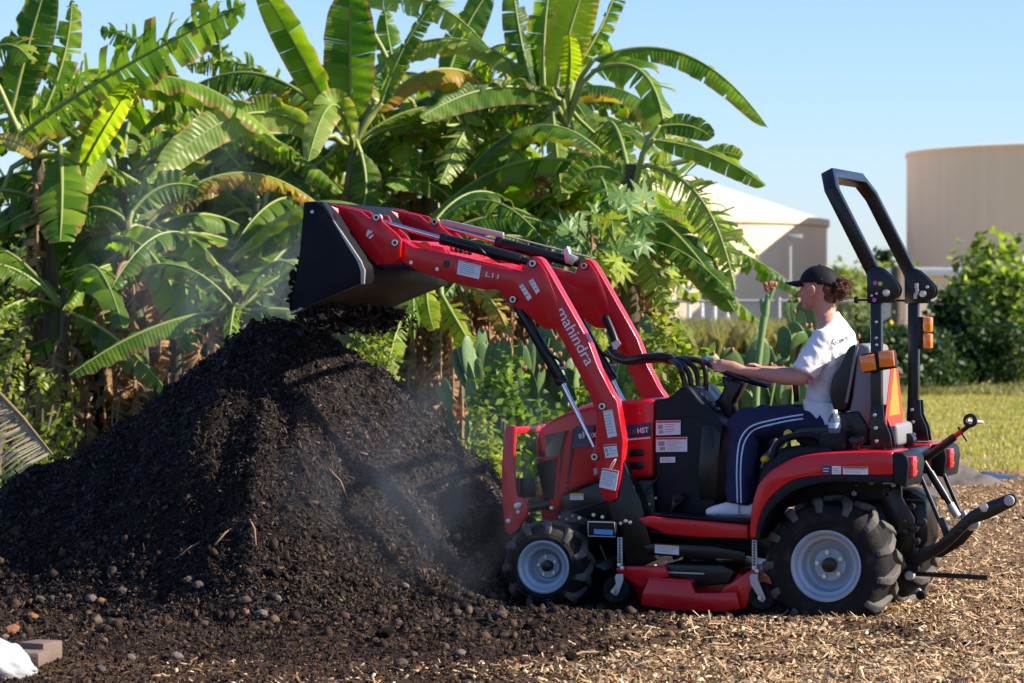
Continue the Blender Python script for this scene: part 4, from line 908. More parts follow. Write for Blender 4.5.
# hoses to the console
hb = [P(612, 350, .30), P(618, 357, .24), P(630, 360.5, .15), P(645, 358.5, .05), P(660, 357.5, -.02), P(671, 359.5, -.05)]
hs = tube('hose_sleeve', [Vector(p) for p in hb], .028, BLK, smoothn=5)
for (x1, y1), (x2, y2), (x3, y3), v in (((681, 364), (689, 374), (692, 392), -.12), ((684, 361), (696, 371), (700, 396), -.05), ((688, 359), (704, 366), (706, 400), .02), ((679, 366), (683, 377), (686, 388), -.16)):
    tube('hose', [P(668, 359.5, -.04), P(x1, y1, v), P(x2, y2, v), P(x3, y3, v)], .015, BLK, hs, smoothn=6)
tube('hose_sleeve', [P(606, 318, .36), P(612, 332, .34), P(616, 345, .32), P(612, 352, .30)], .022, BLK, hs, smoothn=4)
slab('hose_tag', [(611, 343), (618, 339.5), (621, 344), (614, 350)], .25, .253, STK, hs, bevel=0)

# bucket
VB = -.64; WB = 1.26
BP = [(304, 202.5), (307, 201.8), (321, 203.5), (335, 222.5), (349, 243.5), (360, 260), (363, 270), (361.5, 283), (291, 313), (294, 290), (300, 250)]
bk = empty('bucket', P(330, 255, 0)); bk.parent = ROOT; bo = bk.location.copy()
def bs(*a, **k):
    o = slab(*a, parent=bk, **k); o.location = -bo; return o
bs('side_plate', BP, VB, VB+.012, BUCK, bevel=.002); bs('side_plate', BP, VB, VB+.012, BUCK, sh=WB, bevel=.002)
bs('wear_strip', [(330.5, 217), (334, 221), (351, 246), (361, 261), (364.8, 270), (364, 284), (361, 284.5), (360.5, 271), (357, 261), (347, 245)], VB-.004, VB+.010, WORN, bevel=.001)
shell = cat_rom([(307, 201.8), (321, 203), (335, 221.5), (349, 243), (361, 260.5), (365, 270), (363.5, 283.5)], 2)
inn = [(q[0]-3, q[1]+1.5) for q in shell[::-1]]
bs('back_wall', shell + [(360, 283)] + inn[1:-1] + [(307, 203.5)], VB+.003, VB+WB-.003, BUCK, bevel=.001)
bs('floor_plate', [(363.5, 283.5), (291, 313.5), (291.5, 310.5), (361, 281)], VB+.003, VB+WB-.003, UNDER, bevel=.001)
bs('cutting_edge', [(302, 309.3), (289.5, 315), (289.8, 312.5), (302, 307)], VB-.002, VB+WB+.002, WORN, bevel=.001)
bs('sunlit_back_sheet', [(322, 203), (324, 203), (337, 221), (352, 242.5), (364, 260), (367, 270), (367, 284), (364.5, 284), (364.5, 270), (361, 260), (349, 242)], VB+.30, VB+WB-.02, BACK_SUNLIT, bevel=.001)  # grey sheet paints the sunlight on the black back wall
for k in range(3): bs('floor_runner', [(364.5, 284), (305, 309.5), (305, 311.5), (366, 286)], VB+.10+k*.5, VB+.16+k*.5, UNDER, bevel=.002)
for k in range(2): bs('mount_ear', [(352, 232), (372, 262), (385, 268), (376, 278), (366, 284), (360, 262)], VA+.06+k*SEP, VA+.08+k*SEP, BUCK, bevel=.002)
bolt(312.8, 212, VB, bk, r=.010).location -= bo
bs('top_lip', [(314, 201.5), (322, 201.8), (328, 210), (334, 221), (330, 219), (322, 207)], VB-.004, VB+.06, BLK, bevel=.002)

# ------------------------------------------------------------------ driver
from mathutils import noise as mnoise
HIP = P(822, 424, 0)
def body_obj(name, bm, mat, parent, voxel=.006, smooth_it=4, wrinkle=0, wscale=14, iso=None):
    """join every overlapping piece into one continuous skin"""
    me = bpy.data.meshes.new('tmp'); bmesh.ops.recalc_face_normals(bm, faces=bm.faces); bm.to_mesh(me); bm.free()
    o = bpy.data.objects.new('tmp', me); COL.objects.link(o)
    m = o.modifiers.new('r', 'REMESH'); m.mode = 'VOXEL'; m.voxel_size = voxel
    s = o.modifiers.new('s', 'SMOOTH'); s.iterations = smooth_it; s.factor = .6
    bpy.context.view_layer.update()
    me2 = bpy.data.meshes.new_from_object(o.evaluated_get(bpy.context.evaluated_depsgraph_get())); bpy.data.objects.remove(o)
    if wrinkle:
        me2.update(); ns = [v.normal.copy() for v in me2.vertices]
        for v, n in zip(me2.vertices, ns):
            p = v.co; q = Vector((p.x*wscale*.8, p.y*wscale*.5, p.z*wscale*.8)) + Vector((p.z, p.x, 0))*wscale*.7
            w = 1 - abs(mnoise.noise(q))*2.4
            v.co += n*(wrinkle*w + wrinkle*.5*mnoise.noise(p*wscale*2.5))
    me2.shade_smooth(); me2.name = name
    for v in me2.vertices: v.co -= HIP
    return link(name, me2, mat, parent)
X = Vector((1, 0, 0)); Y = Vector((0, 1, 0)); Z = Vector((0, 0, 1))
tor = [(P(819, 430, 0), (.10, .16)), (P(824, 412, 0), (.092, .145)), (P(827, 395, 0), (.088, .135)), (P(831, 372, 0), (.102, .15)), (P(833, 352, 0), (.108, .165)), (P(833, 336, 0), (.095, .165)), (P(831, 324, 0), (.066, .10))]
HC = P(818.5, 288.5, 0.0); ha = rad(8); hf = Vector((-math.cos(ha), math.sin(ha), 0)); hl_ = Vector((-math.sin(ha), -math.cos(ha), 0))   # forward, near side
def hd(f, l, u): return HC + hf*f + hl_*l + Z*u
HM = Matrix((hf, hl_, Z)).transposed()
WC = P(737, 372.5, 0); ct, st_ = math.cos(rad(21)), math.sin(rad(21))
def rimp(x, y): return WC + Vector((x*ct, y, -x*st_))
def arm(side):
    if side < 0: S_ = P(824, 340, -.165); E_ = P(801, 378.5, -.235); W_ = P(745, 371.5, -.16)
    else: S_ = P(824, 340, -.165); S_.y = .165; E_ = P(801, 378.5, -.235); E_.y = .23; W_ = P(745, 371.5, -.16); W_.y = .16
    return S_, E_, W_
bm = bmesh.new()
add_tube(bm, [a for a, _ in tor], [r for _, r in tor], 24, ref=X)
add_tube(bm, [P(831, 330, 0), P(826.5, 316, 0), hd(-.022, 0, -.06)], [(.064, .062), (.054, .053), (.054, .052)], 16, ref=X)
# head: skull, jaw, chin, brow, nose, lips, ear
add_ell(bm, hd(-.004, 0, .012), (.096, .074, .102), HM, 24, 16)
add_ell(bm, hd(.038, 0, -.045), (.050, .054, .060), HM, 20, 12)
add_ell(bm, hd(.066, 0, -.092), (.024, .026, .022), HM)
add_ell(bm, hd(.055, 0, .005), (.038, .056, .05), HM, 16, 12)
add_ell(bm, hd(.060, .030, -.028), (.028, .024, .026), HM); add_ell(bm, hd(.060, -.030, -.028), (.028, .024, .026), HM)
add_tube(bm, [hd(.088, 0, .006), hd(.103, 0, -.024), hd(.108, 0, -.034)], [.008, .011, .013], 10)
add_ell(bm, hd(.094, .010, -.036), (.012, .008, .008), HM); add_ell(bm, hd(.094, -.010, -.036), (.012, .008, .008), HM)
add_ell(bm, hd(.086, 0, -.058), (.014, .022, .006), HM); add_ell(bm, hd(.084, 0, -.068), (.014, .020, .007), HM)
for s in (1, -1):
    add_ell(bm, hd(.010, .080*s, -.014), (.019, .014, .034), HM, 12, 10)
    add_ell(bm, hd(.003, .090*s, -.004), (.022, .009, .024), HM, 12, 10)
HANDS = []
for side in (-1, 1):
    S_, E_, W_ = arm(side)
    add_tube(bm, [S_ + Vector((.01, -side*.03, -.01)), S_, (S_*.5+E_*.5) + Vector((.005, 0, -.004)), E_], [.048, .052, .044, .038], 14)
    add_tube(bm, [E_, E_*.68+W_*.32 + Vector((0, 0, -.004)), E_*.3+W_*.7, W_], [.038, .041, .031, (.025, .028)], 14)
    G = rimp(-.078 if side < 0 else .03, .168*side); Kc = G + Vector((.034, side*.014, .010))       # knuckles just outside the rim
    pal = (W_ + Kc)/2
    add_tube(bm, [W_, pal + Vector((0, side*.004, .004)), Kc], [(.026, .022), (.036, .018), (.036, .016)], 14, ref=Z)
    inn_ = -side                                     # fingers wrap towards the wheel's centre
    spread = Vector((.22, side*.35, -.9)).normalized()
    for k, ln in enumerate((.92, 1.0, .95, .78)):
        K0 = Kc + spread*(-.029 + .0195*k) + Vector((-.002, 0, 0))
        a1 = K0 + Vector((-.036*ln, side*.004, .004)); a2 = a1 + Vector((-.014*ln, inn_*.022*ln, -.003)); a3 = a2 + Vector((.010, inn_*.018*ln, -.004))
        add_tube(bm, [K0 + Vector((.018, 0, 0)), K0, a1, a2, a3], [.0085, .0095, .0088, .0082, .0072], 10)
    t0 = pal + Vector((.006, inn_*.006, .020)); t1 = t0 + Vector((-.026, inn_*.020, .014)); t2 = t1 + Vector((-.024, inn_*.010, .000)); t3 = t2 + Vector((-.018, 0, -.008))
    add_tube(bm, [t0, t1, t2, t3], [.013, .0115, .0100, .0085], 10)
    HANDS.append((Kc, spread))
# legs inside the trousers, ankles
LEGS = []
for side in (-1, 1):
    H_ = P(823, 423, -.10); H_.y = side*.095; K_ = P(742, 423, -.22); K_.y = side*.22; A_ = P(737, 500, -.31); A_.y = side*.31
    if side > 0: A_.x -= .06; K_.x -= .02
    LEGS.append((H_, K_, A_))
    add_tube(bm, [H_, K_], [.07, .055], 14); add_tube(bm, [K_, K_*.65+A_*.35, A_], [.055, .052, .036], 14)
    add_tube(bm, [A_, A_ + Vector((.02, 0, -.04))], [.03, .028], 12)
person = body_obj('person', bm, SKIN, None, .0048, 3)
person.matrix_world = Matrix.Translation(toW(HIP)) @ Matrix.Rotation(-TH, 4, 'Z')
meta(person, 'person in black cap and white t-shirt driving the red tractor', 'person')
# shirt
bm = bmesh.new()
tt = [(P(822, 421, 0), (.112, .165)), (P(824.5, 411, 0), (.106, .16)), (P(827, 395, 0), (.101, .15)), (P(831, 372, 0), (.114, .164)), (P(833, 352, 0), (.120, .178)), (P(833.5, 336, 0), (.106, .174)), (P(832, 326, 0), (.080, .118)), (P(830, 320.5, 0), (.066, .076)), (P(828.5, 318, 0), (.062, .066))]
add_tube(bm, [a for a, _ in tt], [r for _, r in tt], 28, ref=X, caps=False)
for side in (-1, 1):
    S_, E_, W_ = arm(side); m_ = S_*.28 + E_*.72
    add_tube(bm, [S_ + Vector((.02, -side*.05, .01)), S_ + Vector((.004, 0, 0)), S_*.6+E_*.4, m_ + Vector((-.004, 0, -.002)), S_*.16 + E_*.84 + Vector((-.006, 0, -.004))], [.062, .068, .070, .070, .071], 18, caps=False)
shirt = body_obj('shirt', bm, SHIRT, person, .0065, 4, wrinkle=.0055, wscale=15)
# shirt tail hanging over the hip
bm = bmesh.new()
T_ = [[P(802, 399, -.155), P(820, 402, -.172), P(838, 404, -.165)], [P(804, 410, -.172), P(823, 413, -.188), P(843, 416, -.172)], [P(811, 421, -.176), P(826, 424, -.192), P(848, 428, -.17)], [P(817, 426, -.175), P(822, 425, -.19), P(846, 433, -.165)]]
vv = [[bm.verts.new(p) for p in row] for row in T_]
for r0, r1 in zip(vv, vv[1:]):
    for i in range(2): bm.faces.new((r0[i], r0[i+1], r1[i+1], r1[i]))
bmesh.ops.subdivide_edges(bm, edges=bm.edges[:], cuts=3, use_grid_fill=True, smooth=.6)
for v in bm.verts: v.co.y += .008*math.sin(v.co.x*90 + v.co.z*30)
for v in bm.verts: v.co -= HIP
tail = finish(bm, 'shirt_tail', SHIRT, person, 0, smooth=60); sm = tail.modifiers.new('s', 'SOLIDIFY'); sm.thickness = .006
# trousers
bm = bmesh.new()
add_tube(bm, [P(817, 432, 0), P(822, 419, 0), P(825, 409, 0)], [(.108, .172), (.112, .168), (.100, .155)], 24, ref=X)
for H_, K_, A_ in LEGS:
    add_tube(bm, [H_ + Vector((.02, 0, -.005)), H_*.6+K_*.4, K_ + Vector((.02, 0, 0)), K_ + Vector((.004, 0, -.03)), K_*.62+A_*.38 + Vector((.012, 0, 0)), K_*.3+A_*.7 + Vector((.008, 0, 0)), A_ + Vector((.010, 0, -.022))], [.090, .083, .076, .075, .071, .068, .069], 20, caps=False)
    add_ell(bm, K_ + Vector((.008, 0, -.005)), (.078, .078, .076), None, 16, 12)
trou = body_obj('trousers', bm, PANT, person, .0075, 3, wrinkle=.009, wscale=10)
# stripes projected onto the trouser leg, print onto the shirt
def bvh_of(o):
    me = o.data; return BVHTree.FromPolygons([v.co + HIP for v in me.vertices], [tuple(p.vertices) for p in me.polygons])
def localray(px, py):
    d = ray(px, py); o = CAM - ORG
    return Vector((o.dot(LX), o.dot(LY), o.z)), Vector((d.dot(LX), d.dot(LY), d.z)).normalized()
def hit(bvh, px, py, lift=.002):
    o, d = localray(px, py); h = bvh.ray_cast(o, d)
    if h[0] is None: return None
    return h[0] - d*lift
bv = bvh_of(trou)
def ribbon(name, px_pts, wpx, bvh, mat, parent):
    pts = cat_rom(px_pts, 10); bm = bmesh.new(); prev = None
    for i, q in enumerate(pts):
        a = pts[max(i-1, 0)]; b_ = pts[min(i+1, len(pts)-1)]; t = Vector((b_[0]-a[0], b_[1]-a[1])).normalized(); n = Vector((-t.y, t.x))*wpx/2
        L = hit(bvh, q[0]+n.x, q[1]+n.y); Rr = hit(bvh, q[0]-n.x, q[1]-n.y)
        if L is None or Rr is None: prev = None; continue
        cur = (bm.verts.new(L-HIP), bm.verts.new(Rr-HIP))
        if prev: bm.faces.new((prev[0], cur[0], cur[1], prev[1]))
        prev = cur
    return finish(bm, name, mat, parent, 0, smooth=60)
ribbon('side_stripe', [(803, 414.5), (787, 417), (771, 420.3), (758, 423.5), (748, 428.5), (741, 438), (738, 450), (736.7, 472), (737.5, 505)], 1.5, bv, STRIPE, trou)
ribbon('side_stripe', [(803, 418.6), (787, 421), (771, 424.5), (760, 427.4), (752, 431.5), (745.5, 440), (742, 452), (740.5, 472), (741, 505)], 1.5, bv, STRIPE, trou)
sb = bvh_of(shirt)
def project_text(s, a, b_, hpx, bvh, parent):
    cu = bpy.data.curves.new('t', 'FONT'); cu.body = s; cu.size = 1; cu.offset = .012
    to = bpy.data.objects.new('t', cu); COL.objects.link(to); bpy.context.view_layer.update()
    me = bpy.data.meshes.new_from_object(to.evaluated_get(bpy.context.evaluated_depsgraph_get())); bpy.data.objects.remove(to)
    xs_ = [v.co.x for v in me.vertices]; w = max(xs_)-min(xs_); x0 = min(xs_); h = max(v.co.y for v in me.vertices)
    d = Vector((b_[0]-a[0], b_[1]-a[1])); u = Vector((d.y, -d.x)).normalized()
    for v in me.vertices:
        k = (v.co.x-x0)/w; t = v.co.y/h
        q = hit(bvh, a[0]+d.x*k+u.x*t*hpx, a[1]+d.y*k+u.y*t*hpx, .0035)
        v.co = (q if q is not None else Vector((0, 0, 0))+HIP) - HIP
    me.name = 'lettering'; return link('lettering', me, INKD, parent)
project_text('Gr', (834, 345.5), (839.5, 343.2), 6.5, sb, shirt); project_text('ow to We', (840.3, 342.8), (856, 335.6), 4.6, sb, shirt)
# cap
bm = bmesh.new(); bmesh.ops.create_uvsphere(bm, u_segments=40, v_segments=28, radius=1)
bmesh.ops.delete(bm, geom=[v for v in bm.verts if v.co.z < .02 - (.22*max(0, -v.co.x))], context='VERTS')
for v in bm.verts:
    s = v.co.copy(); v.co = hd(s.x*.109 - .006, s.y*.087, .020 + s.z*.101*(1+.04*s.x)) - HIP
cap = finish(bm, 'cap', CAPM, person, 0, smooth=60); sm = cap.modifiers.new('s', 'SOLIDIFY'); sm.thickness = .003
bm = bmesh.new(); rows = []
for i in range(13):
    s = -1 + i/6; row = []
    for j in range(7):
        t = j/6; x = .085*math.sqrt(max(0, 1-(s*.85)**2)) + t*.082*math.sqrt(max(0, 1-(s*.92)**2)) + .012
        row.append(bm.verts.new(hd(x, s*.074, .044 - .024*s*s - t*.010) - HIP))
    rows.append(row)
for A, B in zip(rows, rows[1:]):
    for j in range(6): bm.faces.new((A[j], A[j+1], B[j+1], B[j]))
br = finish(bm, 'brim', CAPM, cap, 0, smooth=60); sm = br.modifiers.new('s', 'SOLIDIFY'); sm.thickness = .006
bm = bmesh.new(); add_ell(bm, hd(0-.006, 0, .122) - HIP, (.007, .007, .005)); finish(bm, 'button', CAPM, cap, 0)
bm = bmesh.new(); add_box(bm, hd(-.045, .0745, .045) - HIP, (.010, .003, .010), HM); finish(bm, 'emblem', WHT, cap, 0)
# hair: nape, temple and a curly bunch tied behind the cap
bm = bmesh.new()
add_ell(bm, hd(-.062, 0, -.035) - HIP, (.038, .055, .05), HM, 20, 14); add_ell(bm, hd(-.060, 0, .0) - HIP, (.042, .068, .05), HM, 20, 14)
hair = finish(bm, 'hair', HAIR, person, 0, smooth=60)
bm = bmesh.new(); bc = hd(-.130, .005, -.002)
for k in range(330):
    d = Vector((R.gauss(0, 1), R.gauss(0, 1), R.gauss(0, 1))).normalized(); c = bc + Vector((d.x*.046, d.y*.05, d.z*.054))*R.uniform(.5, 1.12) - HIP
    if k % 6 == 0: c = hd(-.085+R.uniform(-.02, .02), R.uniform(-.05, .05), R.uniform(-.07, .0)) - HIP
    ax = Vector((R.gauss(0, 1), R.gauss(0, 1), R.gauss(0, 1))).normalized(); q = orient(ax).to_3x3(); ln = R.uniform(.014, .03); rr = R.uniform(.004, .008); ph = R.uniform(0, 6)
    pts = [c + q @ Vector((rr*math.cos(ph+t*1.3), rr*math.sin(ph+t*1.3), (t/8-.5)*ln)) for t in range(9)]
    add_tube(bm, pts, R.uniform(.0013, .0024), 5, caps=False)
curl = finish(bm, 'curls', HAIR, hair, 0, smooth=70)
bm = bmesh.new()
for s in (1, -1): add_ell(bm, hd(.078, .030*s, -.003) - HIP, (.010, .012, .007), HM)
finish(bm, 'eyes', paint('eye_dark', (.05, .03, .02), .2), person, 0)
bm = bmesh.new()
for s in (1, -1): add_ell(bm, hd(.084, .031*s, .012) - HIP, (.008, .016, .0035), HM)
finish(bm, 'eyebrows', HAIR, person, 0)
# ring on the finger
Kc, spd = HANDS[0]; c = Kc + spd*(.010) + Vector((-.016, -.001, .002)); bm = bmesh.new(); add_cyl(bm, c - HIP - Vector((.002, 0, 0)), c - HIP + Vector((.002, 0, 0)), .0105, seg=16); finish(bm, 'finger_ring', CHR, person, 0)
# shoes and socks
for i, (H_, K_, A_) in enumerate(LEGS):
    bm = bmesh.new(); zt = P(737, 518, -.31).z
    dx = A_.x
    add_tube(bm, [Vector((dx+.075, A_.y, zt+.040)), Vector((dx+.04, A_.y, zt+.046)), Vector((dx-.01, A_.y, zt+.048)), Vector((dx-.07, A_.y, zt+.040)), Vector((dx-.115, A_.y, zt+.033)), Vector((dx-.145, A_.y, zt+.029))], [(.040, .032), (.046, .036), (.048, .037), (.036, .043), (.030, .043), (.022, .034)], 18, ref=Z)
    add_ell(bm, Vector((dx+.02, A_.y, zt+.075)), (.055, .036, .035), None, 16, 10)
    sh_ = body_obj('shoe', bm, SHOE, person, .005, 3)
    for v in sh_.data.vertices:
        if v.co.z + HIP.z < zt + .004: v.co.z = zt + .004 - HIP.z
    bm = bmesh.new(); n_ = 24; A0 = []
    for k in range(n_):
        t = 2*PI*k/n_; x = math.cos(t); rx = .115; A0.append(Vector((dx-.035 + x*rx, A_.y + math.sin(t)*(.041 if x < 0 else .036), zt+.001)) - HIP)
    prism(bm, A0, Vector((0, 0, .018))); finish(bm, 'sole', GRYP, sh_, .003)
    bm = bmesh.new(); add_tube(bm, [Vector((dx-.02+.014*j, A_.y, zt+.078+.004*j)) - HIP + Vector((0, -.03, 0)) for j in (0,)] + [Vector((dx-.02, A_.y+.03, zt+.078)) - HIP], .004, 6); 
    for j in range(1, 4): add_tube(bm, [Vector((dx-.02-.018*j, A_.y-.028, zt+.075-.006*j)) - HIP, Vector((dx-.02-.018*j, A_.y, zt+.087-.008*j)) - HIP, Vector((dx-.02-.018*j, A_.y+.028, zt+.075-.006*j)) - HIP], .0035, 6)
    finish(bm, 'laces', STRIPE, sh_, 0)
    bm = bmesh.new(); add_tube(bm, [Vector((dx+.022, A_.y-.040, zt+.02)) - HIP, Vector((dx+.020, A_.y-.041, zt+.05)) - HIP, Vector((dx+.028, A_.y-.034, zt+.085)) - HIP], .0035, 6)
    add_tube(bm, [Vector((dx-.135, A_.y-.030, zt+.020)) - HIP, Vector((dx-.06, A_.y-.045, zt+.020)) - HIP, Vector((dx+.07, A_.y-.038, zt+.020)) - HIP], .0028, 6); finish(bm, 'seam', INK, sh_, 0)

# ------------------------------------------------------------------ bottle
BOT, nt, b = nodes('bottle_plastic'); b.inputs['Base Color'].default_value = (.8, .92, 1, 1); b.inputs['Transmission Weight'].default_value = .85; b.inputs['Roughness'].default_value = .08; b.inputs['IOR'].default_value = 1.2
bz = P(834.5, 435.5, -.41); btl = empty('water_bottle', toW(bz), -TH, 'small clear plastic water bottle with pale blue label on the red fender', 'bottle')
def vlathe(name, prof, mat, parent, seg=28):
    bm = bmesh.new(); rg = [[bm.verts.new((r*math.cos(t), r*math.sin(t), z)) for t in [2*PI*i/seg for i in range(seg)]] for r, z in prof]
    for A, B in zip(rg, rg[1:]):
        for i in range(seg): bm.faces.new((A[i], A[(i+1) % seg], B[(i+1) % seg], B[i]))
    bm.faces.new(rg[0][::-1]); bm.faces.new(rg[-1]); return finish(bm, name, mat, parent, 0, smooth=50)
vlathe('bottle_body', [(.020, 0), (.031, .004), (.032, .02), (.030, .028), (.032, .036), (.032, .072), (.031, .084), (.022, .103), (.013, .112), (.013, .122)], BOT, btl)
vlathe('label', [(.0325, .038), (.0325, .066)], paint('bottle_label', (.35, .6, .75), .4, dirt=0), btl); vlathe('bottle_cap', [(.014, .112), (.0145, .114), (.0145, .128), (.013, .130)], WHT, btl)

# ------------------------------------------------------------------ compost in and falling from the bucket
bw = toW(Vector((P(330, 255, VB).x, 0, P(330, 255, VB).z)))
load = empty('bucket_load', bw, -TH, label='dark compost spilling out of the raised bucket mouth', cat='compost')
bm = bmesh.new(); ctr = Vector((P(330, 255, VB).x, 0, P(330, 255, VB).z))
for k in range(150):
    py = R.uniform(258, 302); v = R.uniform(VB+.06, VB+WB-.06); p = P(R.uniform(296, min(345, 291+(304-py)*2.0+4)), py, VB); s = R.uniform(.012, .04)
    p = Vector((p.x, v, p.z)) - ctr; add_ell(bm, p, (s, s*R.uniform(.7, 1.2), s*R.uniform(.6, 1)), Matrix.Rotation(R.uniform(0, 3), 3, 'X'), 6, 4)
for k in range(200):
    yy_ = R.triangular(255, 312, 300); p = P(305 - (yy_-203)*.125 - R.triangular(-4, 7, 0), yy_, VB+.02); p = Vector((p.x, R.uniform(VB+.014, VB+.12) if k % 2 else R.uniform(VB+.02, VB+1.1), p.z)) - ctr; s = R.triangular(.005, .024, .008)
    add_ell(bm, p, (s*R.uniform(.6, 1.4), s, s*R.uniform(.5, 1.2)), Matrix.Rotation(R.uniform(0, 3), 3, 'Y'), 6, 4)
bmesh.ops.recalc_face_normals(bm, faces=bm.faces)
for v in bm.verts: v.co += Vector((R.uniform(-.007, .007), R.uniform(-.007, .007), R.uniform(-.007, .007)))
finish(bm, 'compost_clumps', COMP, load, 0, smooth=0)
fx = rng.uniform(-.16, 1.1, 1600); V = []; Fq = []
for k in range(1500):
    p = P(R.uniform(292, 400), 0, VB); v = R.uniform(VB, VB+WB); q = P(R.triangular(288, 345, 296), R.triangular(306, 335, 314), VB)
    c = np.array([q.x, v, q.z]) - np.array(ctr); s = R.uniform(.003, .012); d1 = np.array([R.gauss(0, s), R.gauss(0, s), R.gauss(0, s)]); d2 = np.array([R.gauss(0, s), R.gauss(0, s), R.gauss(0, s)])
    n_ = len(V); V += [c-d1-d2, c+d1-d2, c+d1+d2, c-d1+d2]; Fq.append([n_, n_+1, n_+2, n_+3])
meta(npmesh('falling_crumbs', V, Fq, CHIPD, load), kind='stuff')

# ------------------------------------------------------------------ banana plants
def blade(bmv, pts, T, S, N, hw, seg_u, tear, droop, r_, curl_=0):
    pass
def make_leaf(plant, base, ctrl, tip, hw, mat, roll=0, tear=.3, droop=25, ref=None, petiole=.12, seed=0, name='leaf'):
    r_ = random.Random(seed); base, ctrl, tip = Vector(base), Vector(ctrl), Vector(tip); org = plant.location
    n = 46; B = lambda t: base*(1-t)**2 + ctrl*2*t*(1-t) + tip*t*t
    dB = lambda t: ((ctrl-base)*(1-t) + (tip-ctrl)*t).normalized()
    Yv = Vector((0, 1, 0)) if ref is None else Vector(ref)
    V = []; Fq = []; UV = []; mi = []
    # blade: strips on both sides of the midrib
    for side in (1, -1):
        t = petiole; sd = r_.uniform(-.15, .15)
        while t < .995:
            solid = r_.random() > tear
            dt = r_.uniform(.06, .16) if solid else r_.uniform(.010, .05)
            if tear > .85: dt = r_.choice([r_.uniform(.010, .022), r_.uniform(.02, .045)])
            t1 = min(1, t+dt); gap = 0 if solid and tear < .2 else (t1-t)*r_.uniform(.0, .16)*min(1, tear*1.4)
            dr = rad(droop + 12*r_.random())*(1 + (r_.uniform(-.7, 1.6)*tear)) ; cut = 1 - r_.random()*.18*tear; fan = r_.uniform(-.22, .38)*tear
            if tear > .4 and r_.random() < .12: cut *= r_.uniform(.35, .8)
            m = max(1, int(round((t1-t)/.02))); K = 5
            grid_ = []
            for a in range(m+1):
                ta = t + (t1-t)*a/m; T = dB(ta); S0 = T.cross(Yv)
                if S0.length < .05: S0 = T.cross(Vector((0, 0, 1)))
                S0.normalize(); N0 = S0.cross(T).normalized(); S = (S0*math.cos(roll) + N0*math.sin(roll))*side
                w = hw*(max(0, (ta-petiole)/(1-petiole))**.38)*(max(0, 1-ta)**.48)*1.45*(1-.15*(1-ta)); w = min(w, hw)
                row = []; p = B(ta); down = Vector((0, 0, -1)); down = (down - T*down.dot(T)); down = down.normalized() if down.length > .05 else N0
                for k in range(K+1):
                    u = k/K
                    if k:
                        ang = dr*(.35 + 1.1*(u))*(1 + .12*math.sin(ta*37+sd*9)); ang = min(ang, 1.45)
                        D = (S*math.cos(ang) + down*math.sin(ang) + T*(.22+fan)).normalized()
                        sh = (a/m-.5)*2*gap*u*1.2
                        p = p + D*(w*cut/K) 
                        q = p - T*(sh*hw*4)
                        q = q + N0*(.012*math.sin(ta*70+k)*u)
                    else: q = p.copy()
                    row.append(len(V)); V.append(q-org); UV.append((u*side, ta))
                grid_.append(row)
            for A, Bv in zip(grid_, grid_[1:]):
                for k in range(K): Fq.append((A[k], A[k+1], Bv[k+1], Bv[k])); mi.append(0)
            t = t1
    # midrib: tapered triangular rod
    rings = []
    for a in range(n//2+1):
        ta = a/(n//2); T = dB(ta); S0 = T.cross(Yv); S0 = (S0 if S0.length > .05 else T.cross(Vector((0, 0, 1)))).normalized(); N0 = S0.cross(T).normalized()
        r = .020*(1-ta)**.8 + .003; r *= hw/.28 if hw < .28 else 1; rings.append([]); 
        for k in range(6):
            q = 2*PI*k/6; rings[-1].append(len(V)); V.append(B(ta) + S0*(r*math.cos(q)) + N0*(r*math.sin(q)) - org); UV.append((0, ta))
    for A, Bv in zip(rings, rings[1:]):
        for k in range(6): Fq.append((A[k], A[(k+1) % 6], Bv[(k+1) % 6], Bv[k])); mi.append(1)
    o = npmesh(name, [tuple(v) for v in V], Fq, [mat, RIBM if mat is not LDEAD else DEAD], plant, smooth=True, uv=UV)
    o.data.polygons.foreach_set('material_index', np.array(mi[:len(o.data.polygons)], dtype=np.int32))
    return o
def trunk_mesh(plant, p0, p1, r0, r1, seed, name='trunk', mat=None):
    r_ = random.Random(seed); bm = bmesh.new(); n = 9; pts = []; rr = []
    for i in range(n+1):
        t = i/n; p = Vector(p0)*(1-t) + Vector(p1)*t + Vector((math.sin(t*4+seed)*.04, 0, 0)); pts.append(p - plant.location); rr.append((r0*(1-t)+r1*t)*r_.uniform(.93, 1.1))
    add_tube(bm, pts, rr, 16, ref=Vector((1, 0, 0)), caps=False)
    return finish(bm, name, mat or BARKB, plant, 0, smooth=60)
NPL = 0
def banana(label, crown, foot, Yd, heroes=(), nfill=7, ndead=5, seed=0, fillmats=(LG, LD), size=1.0, trunk_r=.13, xlim=0):
    return banana_(label, crown, foot, Yd, heroes, nfill+4, ndead+9, seed, fillmats, size, trunk_r*.8, xlim)
